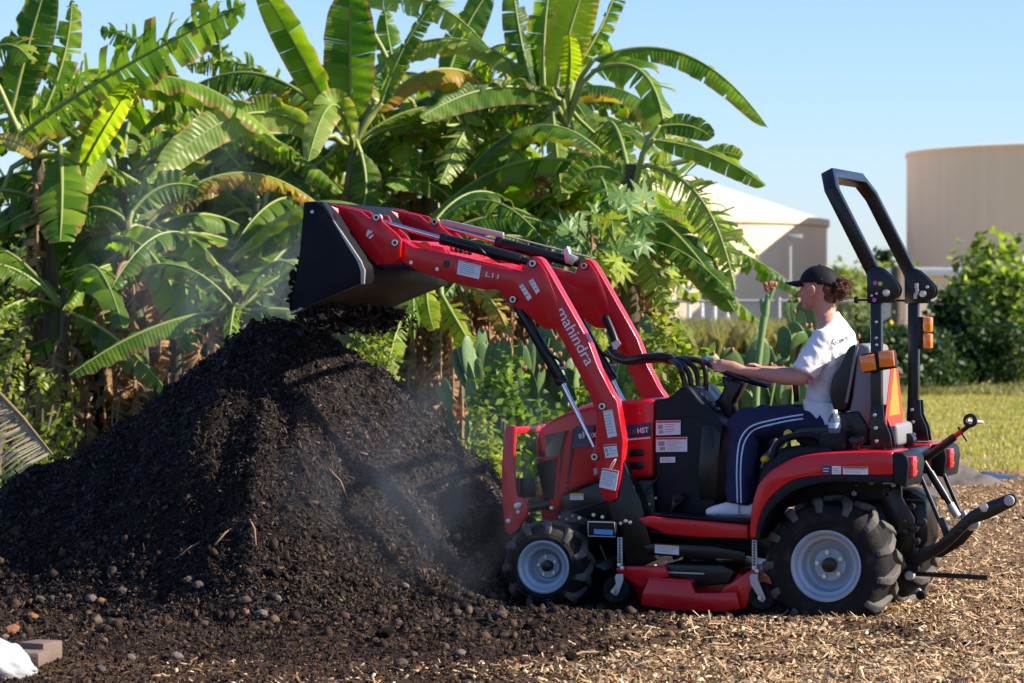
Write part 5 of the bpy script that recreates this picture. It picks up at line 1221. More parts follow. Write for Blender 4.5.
def banana_(label, crown, foot, Yd, heroes=(), nfill=7, ndead=5, seed=0, fillmats=(LG, LD), size=1.0, trunk_r=.13, xlim=0):
    c = at(crown[0], crown[1], Yd); f = at(foot[0], foot[1], Yd); f.z = gh(f.x, f.y) - .05
    pl = empty('banana_plant', f, label=label, cat='banana plant', group='banana plants behind the pile'); r_ = random.Random(seed)
    trunk_mesh(pl, f, c + Vector((0, 0, .12)), trunk_r*1.25, trunk_r*.42, seed)
    sc = Yd/F
    for k, h in enumerate(heroes):
        b0, b1, b2, hwp, mat, roll, tear, droop = h[:8]; dy = h[8] if len(h) > 8 else r_.uniform(-.5, .3)
        P0 = at(*b0, Yd + dy*.2); P1 = at(*b1, Yd + dy*.5); P2 = at(*b2, Yd + dy)
        make_leaf(pl, P0, P1, P2, hwp*sc*1.22, mat, rad(roll), tear, droop, petiole=.02 if len(h) < 10 else h[9], seed=seed*50+k)
        # stalk from the crown to the first blade point
        if (P0 - c).length > .12:
            bm = bmesh.new(); add_tube(bm, [c - f + Vector((0, 0, -.15)), (c*.4+P0*.6) - f + Vector((0, 0, .02)), P0 - f + (P1-P0).normalized()*.03], [.032, .026, .022], 8); finish(bm, 'leaf_stalk', RIBM, pl, 0, smooth=60)
    for k in range(nfill):
        az = 2*PI*(k + r_.uniform(-.3, .3))/nfill; el = r_.uniform(-.1, 1.2); L = r_.uniform(1.5, 2.5)*size
        d = Vector((-abs(math.cos(az)) if xlim == 1 and math.cos(az) > .35 else math.cos(az), math.sin(az)*.9 if xlim == 2 else abs(math.sin(az))*.9 + .1, 0)); b0 = c + Vector((0, .1, -.1)); b1 = b0 + d*L*.45 + Vector((0, 0, L*.75*math.sin(el))); b2 = b0 + d*L*.95 + Vector((0, 0, L*(.5*math.sin(el) - .35)))
        make_leaf(pl, b0, b1, b2, r_.uniform(.25, .38)*size, r_.choice(fillmats + (LG, LP, LG, LYW) if (r_.random() < .55 and xlim != 2) else fillmats), rad(r_.uniform(-30, 30)), r_.choice([.15, .5, .9]), r_.uniform(15, 50), ref=(0, 0, 1), seed=seed*70+k)
    for k in range(ndead):
        az = 2*PI*r_.random(); d = Vector((math.cos(az), math.sin(az), 0)); t = r_.uniform(.35, .95); b0 = f*(1-t)+c*t; L = r_.uniform(.8, 1.5)*size
        make_leaf(pl, b0, b0 + d*.35 + Vector((0, 0, .15)), b0 + d*.25 + Vector((0, 0, -L)), r_.uniform(.16, .3), LDEAD, rad(r_.uniform(-60, 60)), .93, 60, seed=seed*90+k, name='dead_leaf')
    return pl
banana('tall banana plant behind the loader elbow with arching leaves against the sky', (566, 108), (545, 488), 29, [
    ((590, 62), (690, 14), (768, 128), 21, LG, 35, .35, 42, -.5), ((592, 72), (668, 36), (667, 176), 34, LG, 20, .55, 20, -1.0),
    ((560, 100), (500, 66), (420, 118), 21, LD, 10, .06, 35, -1.2), ((553, 112), (556, 150), (563, 202), 17, LP, -10, .8, 15, -1.3),
    ((545, 95), (540, 40), (552, -28), 26, LG, 25, .1, 10, .3), ((556, 90), (564, 40), (592, -35), 26, LB, 10, .05, 8, 0), ((568, 84), (572, 62), (569, 34), 13, LB, 0, .05, 5, -.6),
    ((536, 100), (520, 50), (512, -20), 20, LD, -20, .5, 20, .2), ((575, 70), (610, 20), (622, -30), 17, LG, 30, .8, 25, .4), ((550, 120), (520, 130), (488, 200), 20, LD, 0, .5, 25, 0), ((575, 115), (600, 140), (640, 170), 19, LD, 20, .1, 20, .5)], 5, 4, 1, xlim=1)
banana('banana plant right of the loader with a large shredded leaf drooping towards the tanks', (632, 178), (640, 492), 27.5, [
    ((645, 165), (712, 172), (735, 290), 30, LP, -12, .97, 18, -.8), ((636, 205), (684, 228), (735, 312), 24, LD, 8, .03, 25, -1.0), ((650, 140), (715, 145), (765, 186), 17, LG, 10, .2, 30, -.4),
    ((655, 128), (690, 118), (712, 138), 14, LD, 0, .03, 15, 0), ((612, 195), (640, 240), (672, 315), 26, LP, 0, .97, 20, -.6), ((700, 158), (725, 148), (741, 158), 12, LG, 10, .05, 10, -.1),
    ((630, 180), (590, 150), (565, 190), 20, LG, 0, .2, 20, 0), ((640, 220), (660, 262), (655, 330), 22, LG, 10, .6, 20, .2)], 4, 5, 2, xlim=1)
banana('central banana plant with a broad upright dark leaf over the bucket', (352, 135), (345, 485), 29, [
    ((352, 122), (349, 60), (350, -12), 31, LD, 0, .04, 8, -.4), ((330, 115), (306, 60), (258, -18), 21, LG, 10, .06, 12, -.8), ((322, 140), (250, 68), (148, 184), 23, LP, 14, .05, 20, -1.2),
    ((352, 140), (332, 60), (308, 162), 19, LP, -10, .04, 15, -1.6), ((380, 108), (400, 40), (440, -5), 16, LG, 20, .6, 20, 0), ((360, 150), (372, 190), (360, 215), 20, LD, 0, .05, 15, -.3), ((335, 150), (300, 180), (250, 200), 24, LD, 0, .1, 22, .4)], 6, 5, 3)
banana('banana plant behind the bucket whose long shredded leaf arches along the top of the picture', (425, 120), (430, 485), 30, [
    ((352, 2), (430, -25), (492, 52), 23, LP, 25, .8, 35, -1.2), ((403, 92), (396, 130), (412, 172), 21, LG, 0, .3, 12, -.8), ((493, 96), (470, 110), (440, 184), 24, LP, 0, .9, 15, -1.4), ((440, 110), (452, 40), (490, -10), 22, LD, 10, .1, 15, .3),
    ((455, 205), (424, 166), (388, 186), 17, LD, -25, .03, 20, -1.5), ((415, 120), (390, 70), (385, 10), 19, LG, 0, .5, 12, .3), ((452, 215), (490, 178), (538, 212), 15, LG, 10, .05, 20, -1.2)], 6, 5, 4)
banana('banana plant at the far left with one long ragged frond crossing upwards', (30, 140), (70, 488), 28, [
    ((14, 140), (90, 78), (246, 4), 40, LG, 10, .93, 22, -1.3), ((60, 146), (64, 190), (60, 242), 30, LG, 0, .25, 10, -1.4), ((-5, 138), (18, 138), (36, 156), 10, LYW, 0, .05, 12, -1.5), ((10, 120), (25, 50), (48, -20), 28, LD, 10, .15, 15, 0),
    ((40, 120), (70, 60), (72, 0), 18, LG, 0, .5, 12, .3), ((82, 168), (108, 118), (136, 78), 16, LB, 0, .1, 12, -1.0), ((0, 190), (40, 190), (70, 230), 26, LD, 0, .2, 20, .2), ((-20, 60), (10, 30), (30, 60), 26, LG, 20, .4, 30, -.4), ((40, 160), (80, 160), (125, 215), 24, LD, 0, .5, 20, .4)], 6, 4, 5)
banana('slim banana plant at the left with a ragged low leaf hanging in steam', (128, 235), (150, 488), 27.5, [
    ((112, 238), (165, 232), (192, 352), 30, LG, 0, .75, 12, -.8), ((125, 220), (90, 190), (60, 230), 22, LD, 0, .3, 20, .2), ((130, 215), (160, 170), (205, 190), 22, LD, 10, .4, 25, .2), ((132, 225), (175, 230), (215, 270), 20, LD, 0, .5, 20, .4)], 5, 6, 6, (LD, LD), trunk_r=.10)
banana('banana plant left of the bucket with a wide pale low leaf', (262, 215), (255, 488), 29, [
    ((300, 238), (262, 262), (228, 338), 30, LG, 0, .15, 12, -.9), ((258, 200), (240, 150), (190, 130), 22, LD, 10, .5, 22, 0), ((268, 190), (300, 150), (330, 160), 20, LD, 0, .3, 20, .3), ((250, 230), (230, 250), (225, 320), 20, LD, 0, .6, 12, .2), ((240, 210), (215, 215), (180, 265), 24, LD, 0, .5, 18, .3)], 6, 6, 7, (LD, LG))
banana('banana plant with ragged arching crown in the gap of sky at the upper left', (205, 150), (200, 488), 30.5, [
    ((290, 96), (250, 48), (186, 66), 22, LG, 20, .9, 30, -.3), ((205, 130), (225, 60), (290, 90), 20, LG, 20, .9, 25, 0), ((200, 120), (170, 40), (100, 30), 24, LD, 20, .8, 25, 0), ((212, 120), (240, 20), (180, -20), 18, LD, 0, .8, 20, 0), ((190, 150), (160, 110), (120, 150), 22, LG, 0, .3, 25, -.5)], 5, 5, 8, (LD, LG))
banana('low young banana plant under the loader arm with a yellow ribbed shredded leaf', (440, 268), (452, 486), 26.5, [
    ((440, 292), (462, 330), (507, 408), 22, LB, 0, .85, 14, -.8), ((452, 282), (500, 285), (512, 350), 16, LYW, 10, .8, 20, -.2), ((428, 280), (424, 300), (434, 330), 14, LB, 0, .3, 12, -.9), ((410, 300), (392, 330), (384, 392), 17, LG, 0, .85, 14, -.6), ((445, 265), (400, 270), (385, 330), 18, LG, 0, .5, 20, 0), ((450, 260), (480, 260), (520, 300), 18, LD, 0, .4, 22, .3)], 4, 8, 9, (LD, LG), .8, .10)
banana('banana plant seen between the two loader arms with yellowing lower leaves', (520, 200), (520, 488), 30.5, [
    ((515, 205), (490, 230), (470, 300), 22, LD, 0, .4, 18, 0), ((525, 210), (560, 240), (575, 320), 22, LG, 0, .6, 18, 0), ((520, 190), (500, 140), (460, 130), 20, LD, 0, .2, 25, 0), ((522, 200), (540, 260), (530, 330), 17, LYW, 0, .6, 12, -.2)], 5, 7, 10, (LD, LG))

for k, (cx_, cy_, Y_, fy, lab) in enumerate([(62, 300, 27.5, 490, 'young banana clump between the two left stems above the dry frond'), (172, 318, 28, 488, 'young banana plant low at the left slope behind the steam'), (238, 300, 26.2, 492, 'young banana plant directly left of the pile top'), (8, 300, 29, 488, 'young banana plant at the left edge behind the vine mound'),
        (410, 250, 27, 488, 'leafy young banana plant right behind the bucket floor'), (585, 255, 27.5, 488, 'leafy young banana plant behind the papaya leaves'), (120, 170, 29.5, 488, 'banana crown hanging low behind the slim left plant'), (330, 215, 29.5, 488, 'banana crown hanging low just above the bucket'), (500, 150, 31, 488, 'banana crown filling the gap left of the tallest plant')]):
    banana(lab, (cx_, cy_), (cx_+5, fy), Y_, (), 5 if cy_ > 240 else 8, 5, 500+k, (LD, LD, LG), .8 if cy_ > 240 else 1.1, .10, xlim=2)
for k, (cx_, cy_, Y_, lab) in enumerate([(95, 90, 34, 'banana crown in the second row behind the ragged leftmost fronds'), (160, 190, 33.5, 'shaded banana plant in the second row behind the slim steaming one'), (235, 260, 33, 'low shaded banana plant in the second row just left of the bucket'), (300, 175, 34, 'shaded banana plant in the second row between bucket and tall crowns'),
        (395, 190, 34, 'shaded banana plant in the second row right behind the bucket top'), (480, 120, 34, 'banana plant in the second row between the two tallest crowns'), (500, 270, 33, 'low banana plant in the second row behind the loader elbow'), (600, 240, 33.5, 'shaded banana plant in the second row behind the papaya'), (20, 260, 33, 'low shaded banana plant in the second row at the left edge'), (100, 300, 32, 'short banana clump in the second row above the left slope')]):
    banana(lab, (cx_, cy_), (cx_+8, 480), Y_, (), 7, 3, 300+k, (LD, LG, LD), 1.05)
# ------------------------------------------------------------------ leaf masses
def cloud(name, c, r, n, size, mat, parent, clumps=14, seed=0, flat=.75, aspect=.55, shell=.55):
    g_ = np.random.default_rng(seed); c = np.array(c); r = np.array(r)
    d = g_.normal(0, 1, (clumps, 3)); d /= np.linalg.norm(d, axis=1)[:, None]; cc = d*(shell + (1-shell)*g_.random((clumps, 1)))*r*.85
    k = g_.integers(0, clumps, n); spread = .34*(.6+.8*g_.random(clumps))
    p = cc[k] + g_.normal(0, 1, (n, 3))*r*spread[k][:, None]*.6; lim = np.linalg.norm(p/r, axis=1); p = p[lim < 1.18]; n = len(p)
    out = p/np.linalg.norm(p, axis=1)[:, None]; N = out*.6 + g_.normal(0, .6, (n, 3)) + np.array([0, 0, .35]); N /= np.linalg.norm(N, axis=1)[:, None]
    A = np.cross(N, g_.normal(0, 1, (n, 3))); A /= np.linalg.norm(A, axis=1)[:, None]; B = np.cross(N, A); s = size*g_.uniform(.6, 1.35, (n, 1)); p = p + c
    V = np.stack([p - A*s*.5, p + B*s*aspect*.5 - N*s*.06, p + A*s*.5 - N*s*.12, p - B*s*aspect*.5 - N*s*.06], 1).reshape(-1, 3)
    Fq = np.arange(n*4).reshape(-1, 4); return npmesh(name, V, Fq, mat, parent)
def shrub(name, label, cat, px, py_top, Yd, wpx, mat, n=1500, size=.12, seed=0, group=None, trunk=True, base=None, aspect=.55, depth=1.0, clumps=16, frac=.55):
    t = at(px, py_top, Yd); z0 = gh(t.x, Yd); f = Vector((t.x, Yd, z0)); h = t.z - z0; rx = wpx*Yd/F/2
    o = empty(name, f, label=label, cat=cat, group=group); cz = h*(1-frac); cloud('crown', (0, 0, cz), (rx, rx*depth, h*frac), n, size, mat, o, clumps, seed, aspect=aspect)
    r_ = random.Random(seed)
    bm = bmesh.new(); tr = max(.02, h*.02)
    for k in range(5):
        a = r_.uniform(0, 6.3); e = Vector((math.cos(a)*rx*.5, math.sin(a)*rx*.4, cz + h*frac*.3*r_.random())); add_tube(bm, [(0, 0, -.05), (e.x*.25, e.y*.25, e.z*.45), tuple(e)], [tr*1.4, tr, tr*.4], 6, caps=False)
    finish(bm, 'trunk', WOOD, o, 0, smooth=60); return o
UG = 'undergrowth shrubs behind the banana plants'
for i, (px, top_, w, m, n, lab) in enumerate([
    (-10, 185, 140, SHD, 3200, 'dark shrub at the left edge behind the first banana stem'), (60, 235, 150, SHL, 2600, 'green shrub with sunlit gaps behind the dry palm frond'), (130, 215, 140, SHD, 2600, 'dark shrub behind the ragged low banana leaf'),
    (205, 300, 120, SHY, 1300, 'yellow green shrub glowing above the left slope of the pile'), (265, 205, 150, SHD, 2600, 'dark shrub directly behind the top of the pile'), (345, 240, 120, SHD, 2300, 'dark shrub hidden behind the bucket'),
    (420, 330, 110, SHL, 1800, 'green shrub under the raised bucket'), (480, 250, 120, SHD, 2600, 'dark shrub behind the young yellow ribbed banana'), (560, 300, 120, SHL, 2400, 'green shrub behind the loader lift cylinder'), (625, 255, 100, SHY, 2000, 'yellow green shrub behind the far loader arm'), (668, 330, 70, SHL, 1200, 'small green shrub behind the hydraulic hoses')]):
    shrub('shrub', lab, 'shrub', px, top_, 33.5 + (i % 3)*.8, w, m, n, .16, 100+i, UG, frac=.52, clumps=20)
shrub('vine_shrub', 'leafy yellow green vine mound at the left edge above the dry frond', 'shrub', -8, 225, 25.5, 78, SHY, 1500, .06, 140, UG, frac=.6)
shrub('vine_shrub', 'low trailing vine beside the dry frond at the left slope of the pile', 'shrub', 22, 432, 23.5, 60, SHL, 500, .05, 141, UG)
shrub('weed', 'yellow flowering weed under the right lip of the bucket', 'weed', 372, 312, 21.5, 56, SHY, 900, .045, 142, frac=.3)
shrub('weed', 'pale yellow green leafy weed beside the red front guard', 'weed', 472, 405, 21, 66, SHY, 1500, .055, 143, frac=.5)
shrub('weed', 'small green weed left of the front guard at the right slope of the pile', 'weed', 425, 425, 21.4, 44, SHL, 500, .05, 144)
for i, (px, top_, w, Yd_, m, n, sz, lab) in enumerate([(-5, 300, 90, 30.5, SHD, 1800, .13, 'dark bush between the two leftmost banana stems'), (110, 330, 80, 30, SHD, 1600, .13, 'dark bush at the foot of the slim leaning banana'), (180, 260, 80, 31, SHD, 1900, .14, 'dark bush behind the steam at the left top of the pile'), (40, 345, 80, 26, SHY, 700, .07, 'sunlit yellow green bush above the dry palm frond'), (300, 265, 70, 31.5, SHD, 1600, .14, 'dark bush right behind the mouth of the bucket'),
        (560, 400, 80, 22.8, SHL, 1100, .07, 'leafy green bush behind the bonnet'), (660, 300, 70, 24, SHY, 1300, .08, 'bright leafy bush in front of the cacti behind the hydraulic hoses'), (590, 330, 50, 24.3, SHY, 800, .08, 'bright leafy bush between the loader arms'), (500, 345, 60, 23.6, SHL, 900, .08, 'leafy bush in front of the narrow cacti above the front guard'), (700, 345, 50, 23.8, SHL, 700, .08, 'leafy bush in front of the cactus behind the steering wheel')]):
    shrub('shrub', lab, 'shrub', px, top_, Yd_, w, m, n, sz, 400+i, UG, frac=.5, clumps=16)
# papaya with lobed leaves
pc = at(600, 225, 26.5); pf = Vector((pc.x, pc.y, gh(pc.x, pc.y)))
pp_ = empty('papaya_plant', pf, label='papaya plant with pale star shaped leaves above the far loader arm', cat='papaya plant')
bm = bmesh.new(); add_tube(bm, [(0, 0, -.05), (.03, 0, 1.2), (0, 0, pc.z-pf.z-.15)], [.05, .045, .03], 10, caps=False); finish(bm, 'trunk', WOOD, pp_, 0, smooth=60)
for k in range(26):
    r_ = random.Random(k+900); c = at(r_.uniform(562, 645), r_.uniform(190, 275), 26.5 + r_.uniform(-.5, .5)) - pf; s = r_.uniform(.13, .24)
    nrm = Vector((r_.uniform(-.3, .8), -1, r_.uniform(.1, 1.1))).normalized(); q = orient(nrm).to_3x3(); bm = bmesh.new(); ph = r_.uniform(0, 6); cen = bm.verts.new(c)
    ring = []
    for j in range(7):
        a = ph + 2*PI*j/7.6
        for (da, rr) in ((-.38, .34), (-.2, .62), (0, 1), (.2, .62)):
            ring.append(bm.verts.new(c + q @ Vector((math.cos(a+da)*s*rr, math.sin(a+da)*s*rr, -.12*s*rr*rr))))
    for a, b_ in zip(ring, ring[1:]): bm.faces.new((cen, a, b_))
    finish(bm, 'leaf', PAP if k % 4 else LB, pp_, 0, smooth=0)
    bm = bmesh.new(); add_tube(bm, [c, c*.5 + Vector((0, 0, (pc.z-pf.z)*.45 - .05)), Vector((0, 0, pc.z-pf.z-.2 - r_.random()*.5))], .007, 5, caps=False); finish(bm, 'leaf_stalk', RIBM, pp_, 0, smooth=60)

# prickly pears
def pad(o, p, d, h, w, ang, mat, r_):
    up = d.normalized(); side = Vector((math.cos(ang), math.sin(ang), 0)); side = (side - up*side.dot(up)).normalized(); nn = side.cross(up)
    bm = bmesh.new(); bmesh.ops.create_uvsphere(bm, u_segments=14, v_segments=10, radius=1)
    for v in bm.verts:
        s = v.co.copy(); k = 1 + .18*s.z; v.co = p + up*(h/2 + s.z*h/2) + side*(s.x*w/2*k) + nn*(s.y*w*.11 + .05*w*s.z*s.z)
    return finish(bm, 'pad', mat, o, 0, smooth=60)
def cactus(label, px, py_top, Yd, seed, n=9, elong=1.0, spread=.35):
    r_ = random.Random(seed); t = at(px, py_top, Yd); f = Vector((t.x, Yd, gh(t.x, Yd))); H_ = t.z - f.z
    o = empty('prickly_pear', f, label=label, cat='cactus', group='prickly pear cacti behind the tractor'); nlev = max(4, int(round(H_/.30))); h = H_/nlev*1.12
    def grow(p, d, lev, hh):
        if lev >= nlev or o.get('n_', 0) > 26: return
        o['n_'] = o.get('n_', 0)+1
        w = hh*r_.uniform(.34, .55)/elong; pad(o, p, d, hh, w, r_.gauss(0, .7), r_.choice([CACT, CACT, CACTL]), r_); e = p + d.normalized()*hh*.93
        kids = 2 if r_.random() < .6 else 1
        for k in range(kids):
            nd = (d.normalized() + Vector((r_.gauss(0, spread), r_.gauss(0, spread*.6), .25))).normalized(); grow(e, nd, lev+1, h*r_.uniform(.8, 1.15))
        if lev >= nlev-1 and r_.random() < .6:
            for k in range(r_.choice([1, 2])):
                bm = bmesh.new(); q = e + Vector((r_.uniform(-.05, .05), -.01, .01)); add_ell(bm, q, (.013, .013, .022), None, 8, 6); finish(bm, 'fruit', FRUIT, o, 0, smooth=60)
    for k in range(3): grow(Vector((r_.uniform(-.2, .2), r_.uniform(-.15, .15), -.04)), Vector((r_.gauss(0, .2), 0, 1)), 0, h)
    if 'n_' in o: del o['n_']
    return o
cactus('prickly pear behind the hydraulic hoses left of the steering wheel', 668, 292, 25.5, 21); cactus('tall prickly pear with red fruit between far loader arm and steering wheel', 700, 283, 26.3, 22)
cactus('prickly pear directly behind the steering wheel', 735, 335, 25.0, 23); cactus('prickly pear with broad pads left of the driver\'s cap', 792, 318, 25.4, 24, spread=.45); cactus('prickly pear showing below the driver\'s forearm', 770, 372, 24.6, 25)
cactus('prickly pear behind the driver\'s chest and chin', 815, 305, 26.2, 26, spread=.3); cactus('narrow padded prickly pear behind the lift cylinders', 560, 352, 24.5, 27, elong=1.5, spread=.2); cactus('tall narrow prickly pear left of the front lift cylinder', 520, 335, 25, 28, elong=1.6, spread=.16)
cactus('narrow prickly pear above the red front guard', 492, 350, 24.2, 29, elong=1.6, spread=.16); cactus('short prickly pear at the right slope of the pile', 452, 372, 24.4, 30, elong=1.4, spread=.2); cactus('prickly pear seen between the two loader arms', 610, 335, 25.2, 31, elong=1.3, spread=.22); cactus('prickly pear pads above the bonnet at the far loader post', 643, 318, 25.8, 32, spread=.25)
fs = at(757, 388, 24.3); sk = empty('cactus_flower_stalk', Vector((fs.x, 24.3, gh(fs.x, 24.3))), label='tall thin cactus stem topped by red flowers left of the driver', cat='cactus'); sk0 = sk.location
bm = bmesh.new(); add_tube(bm, [Vector((0, 0, -.03))] + [at(*q, 24.3) - sk0 for q in ((756, 400), (757, 372), (761, 340), (764, 318))], [.03, .028, .03, .026, .03], 8); finish(bm, 'stem', CACTL, sk, 0, smooth=60)
for q0, q1, w in (((763, 330), (768, 296), .05), ((766, 305), (774, 288), .035), ((764, 318), (761, 300), .03)):
    a = at(*q0, 24.3)-sk0; b_ = at(*q1, 24.3)-sk0; bm = bmesh.new(); add_tube(bm, [a, (a+b_)/2, b_], [w*.4, w*.6, w*.4], 8); finish(bm, 'bud', CACTL, sk, 0, smooth=60)
bm = bmesh.new()
for k in range(9): add_ell(bm, at(771+R.uniform(-5, 6), 287+R.uniform(-4, 4), 24.3)-sk0, (.02, .015, .028), Matrix.Rotation(R.uniform(-1, 1), 3, 'Y'), 8, 6)
finish(bm, 'flower', FRUIT, sk, 0, smooth=60)

# dry palm frond at the left
f0 = at(-6, 388, 23); f1 = at(52, 454, 22.4); fr = empty('dry_palm_frond', f1, label='dry pale palm frond drooping onto the left slope of the pile', cat='palm frond')
bm = bmesh.new(); add_tube(bm, [f0-f1, (f0+f1)/2-f1+Vector((0, 0, .02)), Vector((0, 0, 0))], [.016, .013, .006], 8); finish(bm, 'stem', DEAD, fr, 0, smooth=60)
bm = bmesh.new()
for k in range(64):
    r_ = random.Random(k); t = (k/64)**.8; p = f0*(1-t)+f1*t - f1; L = .42*(1-.35*t)*r_.uniform(.8, 1.1); d = Vector((-1, r_.uniform(-.3, .3), -.30 - .5*t + r_.uniform(-.18, .18))).normalized(); L *= 1.25
    s = Vector((d.z, 0, -d.x)).normalized()*.0045; m_ = p + d*L*.5 + Vector((0, -.02, .02)); e = p + d*L
    v = [bm.verts.new(x) for x in (p-s, p+s, m_+s, m_-s, e)]; bm.faces.new(v[:4]); bm.faces.new((v[3], v[2], v[4]))
finish(bm, 'leaflets', FROND, fr, 0, smooth=0)

# ------------------------------------------------------------------ far setting
YT = 150
def tank(name, label, cxp, rpx, Yd, ytop, mat, roof=None, ytip=None, lip=6):
    k = Yd/F; cx = (cxp-512)*k; r = rpx*k; zt = at(512, ytop, Yd - r).z
    o = empty(name, (cx, Yd, -.3), label=label, cat='storage tank'); n = 96
    vlathe('tank_wall', [(r, 0), (r, zt+.3)], mat, o, n)
    if roof:
        za = at(512, ytip, Yd).z+.3; rf = vlathe('roof', [(r*1.006, zt+.3-.35), (r*1.012, zt+.3-.30), (r*1.012, zt+.3), (r*.97, zt+.3+.06), (.4, za), (.1, za+.02)], mat, o, n)
        for a in ():
            q = Vector((math.cos(a)*r*.93, math.sin(a)*r*.93, zt+.3+.35)); box('roof_vent', q, (.6, .6, .5), TANK, rf, .05)
    else: vlathe('rim', [(r*1.004, zt+.3-.22), (r*1.006, zt+.3-.2), (r*1.006, zt+.3), (r*.99, zt+.3+.03)], mat, o, n)
    return o
tank('storage_tank', 'wide cream storage tank with shallow cone roof behind the driver', 600, 226, YT, 214, TANK, True, 150)
tank('storage_tank', 'tall tan storage tank at the right edge above the dark shrubs', 1130, 222, 143, 141, TANKR)
k95 = 95/F
ba = at(905, 270, 95); lb = empty('low_building', (at(905, 300, 95).x, 95, -.3), label='low tan building with white coping below the right hand tank', cat='building')
hgt = ba.z + .3
bm = bmesh.new(); add_box(bm, (10, 4, hgt/2-.1), (20, 8, hgt-.2)); finish(bm, 'wall', WALLM, lb, 0, smooth=0)
bm = bmesh.new(); add_box(bm, (10, 4, hgt-.06), (20.3, 8.3, .26)); finish(bm, 'coping', WHITEC, lb, .03)
# fence
YF = 71; fe = empty('chain_link_fence', (at(630, 300, YF).x, YF, gh(0, YF)), label='grey chain link fence crossing behind the cacti and driver', cat='fence')
fx0 = 0; fx1 = at(1060, 300, YF).x - fe.location.x; fh = at(700, 301, YF).z - fe.location.z
cyl('top_rail', (fx0, 0, fh), (fx1, 0, fh), .035, GALV, fe, seg=8)
x = .3
while x < fx1: cyl('fence_post', (x, 0, -.1), (x, 0, fh+.08), .045, GALV, fe, seg=10); x += 3.0
V = []; Fq = []
for s in (1, -1):
    x = -fh if s > 0 else 0
    while x < fx1 + (0 if s > 0 else fh):
        a0, z0, a1, z1 = x, .03, x+fh*s, fh
        if min(a0, a1) > -1: n_ = len(V); V += [(a0-.004, .01*s, z0), (a0+.004, .01*s, z0), (a1+.004, .01*s, z1), (a1-.004, .01*s, z1)]; Fq.append((n_, n_+1, n_+2, n_+3))
        x += .11
npmesh('wire_mesh', V, Fq, GALV, fe)
wr_ = empty('white_railing', at(655, 302, 75), label='white low railing in front of the cream tank', cat='railing'); wr_.location.z = gh(0, 75)
zr = at(700, 286, 75).z - wr_.location.z; x1 = at(736, 290, 75).x - wr_.location.x
cyl('rail', (0.8, 0, zr), (x1-.2, 0, zr), .06, WHITEC, wr_, seg=8); cyl('rail', (0, 0, zr-.34), (x1, 0, zr-.34), .05, WHITEC, wr_, seg=8)
for k in range(4): cyl('rail_post', (.8 + k*(x1-1)/3, 0, 0), (.8 + k*(x1-1)/3, 0, zr), .05, WHITEC, wr_, seg=8)
# yard lamp in front of the tank
yl = at(790, 300, 118); yp = empty('yard_lamp', Vector((yl.x, 118, 0)), label='thin pole lamp standing before the shaded side of the cream tank', cat='lamp post')
zt = at(790, 238, 118).z; cyl('pole', (0, 0, -.3), (0, 0, zt), .05, GALV, yp, seg=8); box('lamp_head', Vector((.15, 0, zt+.05)), (.6, .3, .16), GALV, yp, .03)
gp = empty('gate_post', at(897, 300, 69), label='wide grey post with yellow sleeves seen between the roll bar posts', cat='post'); gp.location.z = gh(7, 63)
cyl('post_shaft', (0, 0, -.1), (0, 0, at(897, 268, 69).z), .13, WOOD, gp, seg=16)
q = at(888.5, 320, 69) - gp.location
for k in range(2): cyl('yellow_sleeve', (q.x, -.3, q.z - .20 - k*.21), (q.x, -.3, q.z - .03 - k*.21), .07, paint('sleeve_yellow', (.7, .45, .02), .5), gp, seg=16, bevel=.02)
cyl('sleeve_pipe', (q.x, -.3, -.1), (q.x, -.3, q.z), .04, YEL, gp, seg=10)
# far trees and right hand shrubs
FT = 'far trees between the two tanks'
for i, (px, t_, w, Yd, m, lab) in enumerate([(843, 258, 74, 112, FARL, 'round pale green far tree right of the cream tank'), (872, 262, 74, 118, FARL, 'pale green far tree behind the near roll bar post'), (884, 250, 34, 125, SHD, 'darker palm like far tree top between the roll bar posts'), (905, 262, 40, 128, FARL, 'far tree hidden partly by the tall tan tank'), (812, 290, 60, 105, FARL, 'low far bush behind the driver\'s cap')]):
    shrub('far_tree', lab, 'tree', px, t_, Yd, w, m, 1600, .35, 200+i, FT, clumps=14, frac=.48)
SGg = 'bushes along the right hand fence'
shrub('sea_grape_bush', 'big round leaved bush at the right edge below the tan tank', 'bush', 1000, 236, 66, 125, SGR, 3000, .20, 220, SGg, aspect=.9, clumps=26, frac=.54)
shrub('sea_grape_bush', 'round leaved bush in shade just right of the far roll bar post', 'bush', 958, 292, 65, 70, SHD, 2400, .16, 221, SGg, aspect=.9, clumps=22, frac=.54)
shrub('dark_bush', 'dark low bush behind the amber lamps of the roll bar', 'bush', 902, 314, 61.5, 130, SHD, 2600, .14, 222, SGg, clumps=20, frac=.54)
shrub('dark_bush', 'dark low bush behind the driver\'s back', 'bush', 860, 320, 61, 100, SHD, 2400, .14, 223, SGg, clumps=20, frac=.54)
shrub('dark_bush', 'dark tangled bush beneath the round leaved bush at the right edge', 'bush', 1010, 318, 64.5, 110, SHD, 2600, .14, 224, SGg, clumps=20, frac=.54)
shrub('dark_bush', 'dark bush base right of the slow vehicle sign', 'bush', 935, 315, 62, 100, SHD, 2200, .12, 225, SGg, clumps=20, frac=.54)
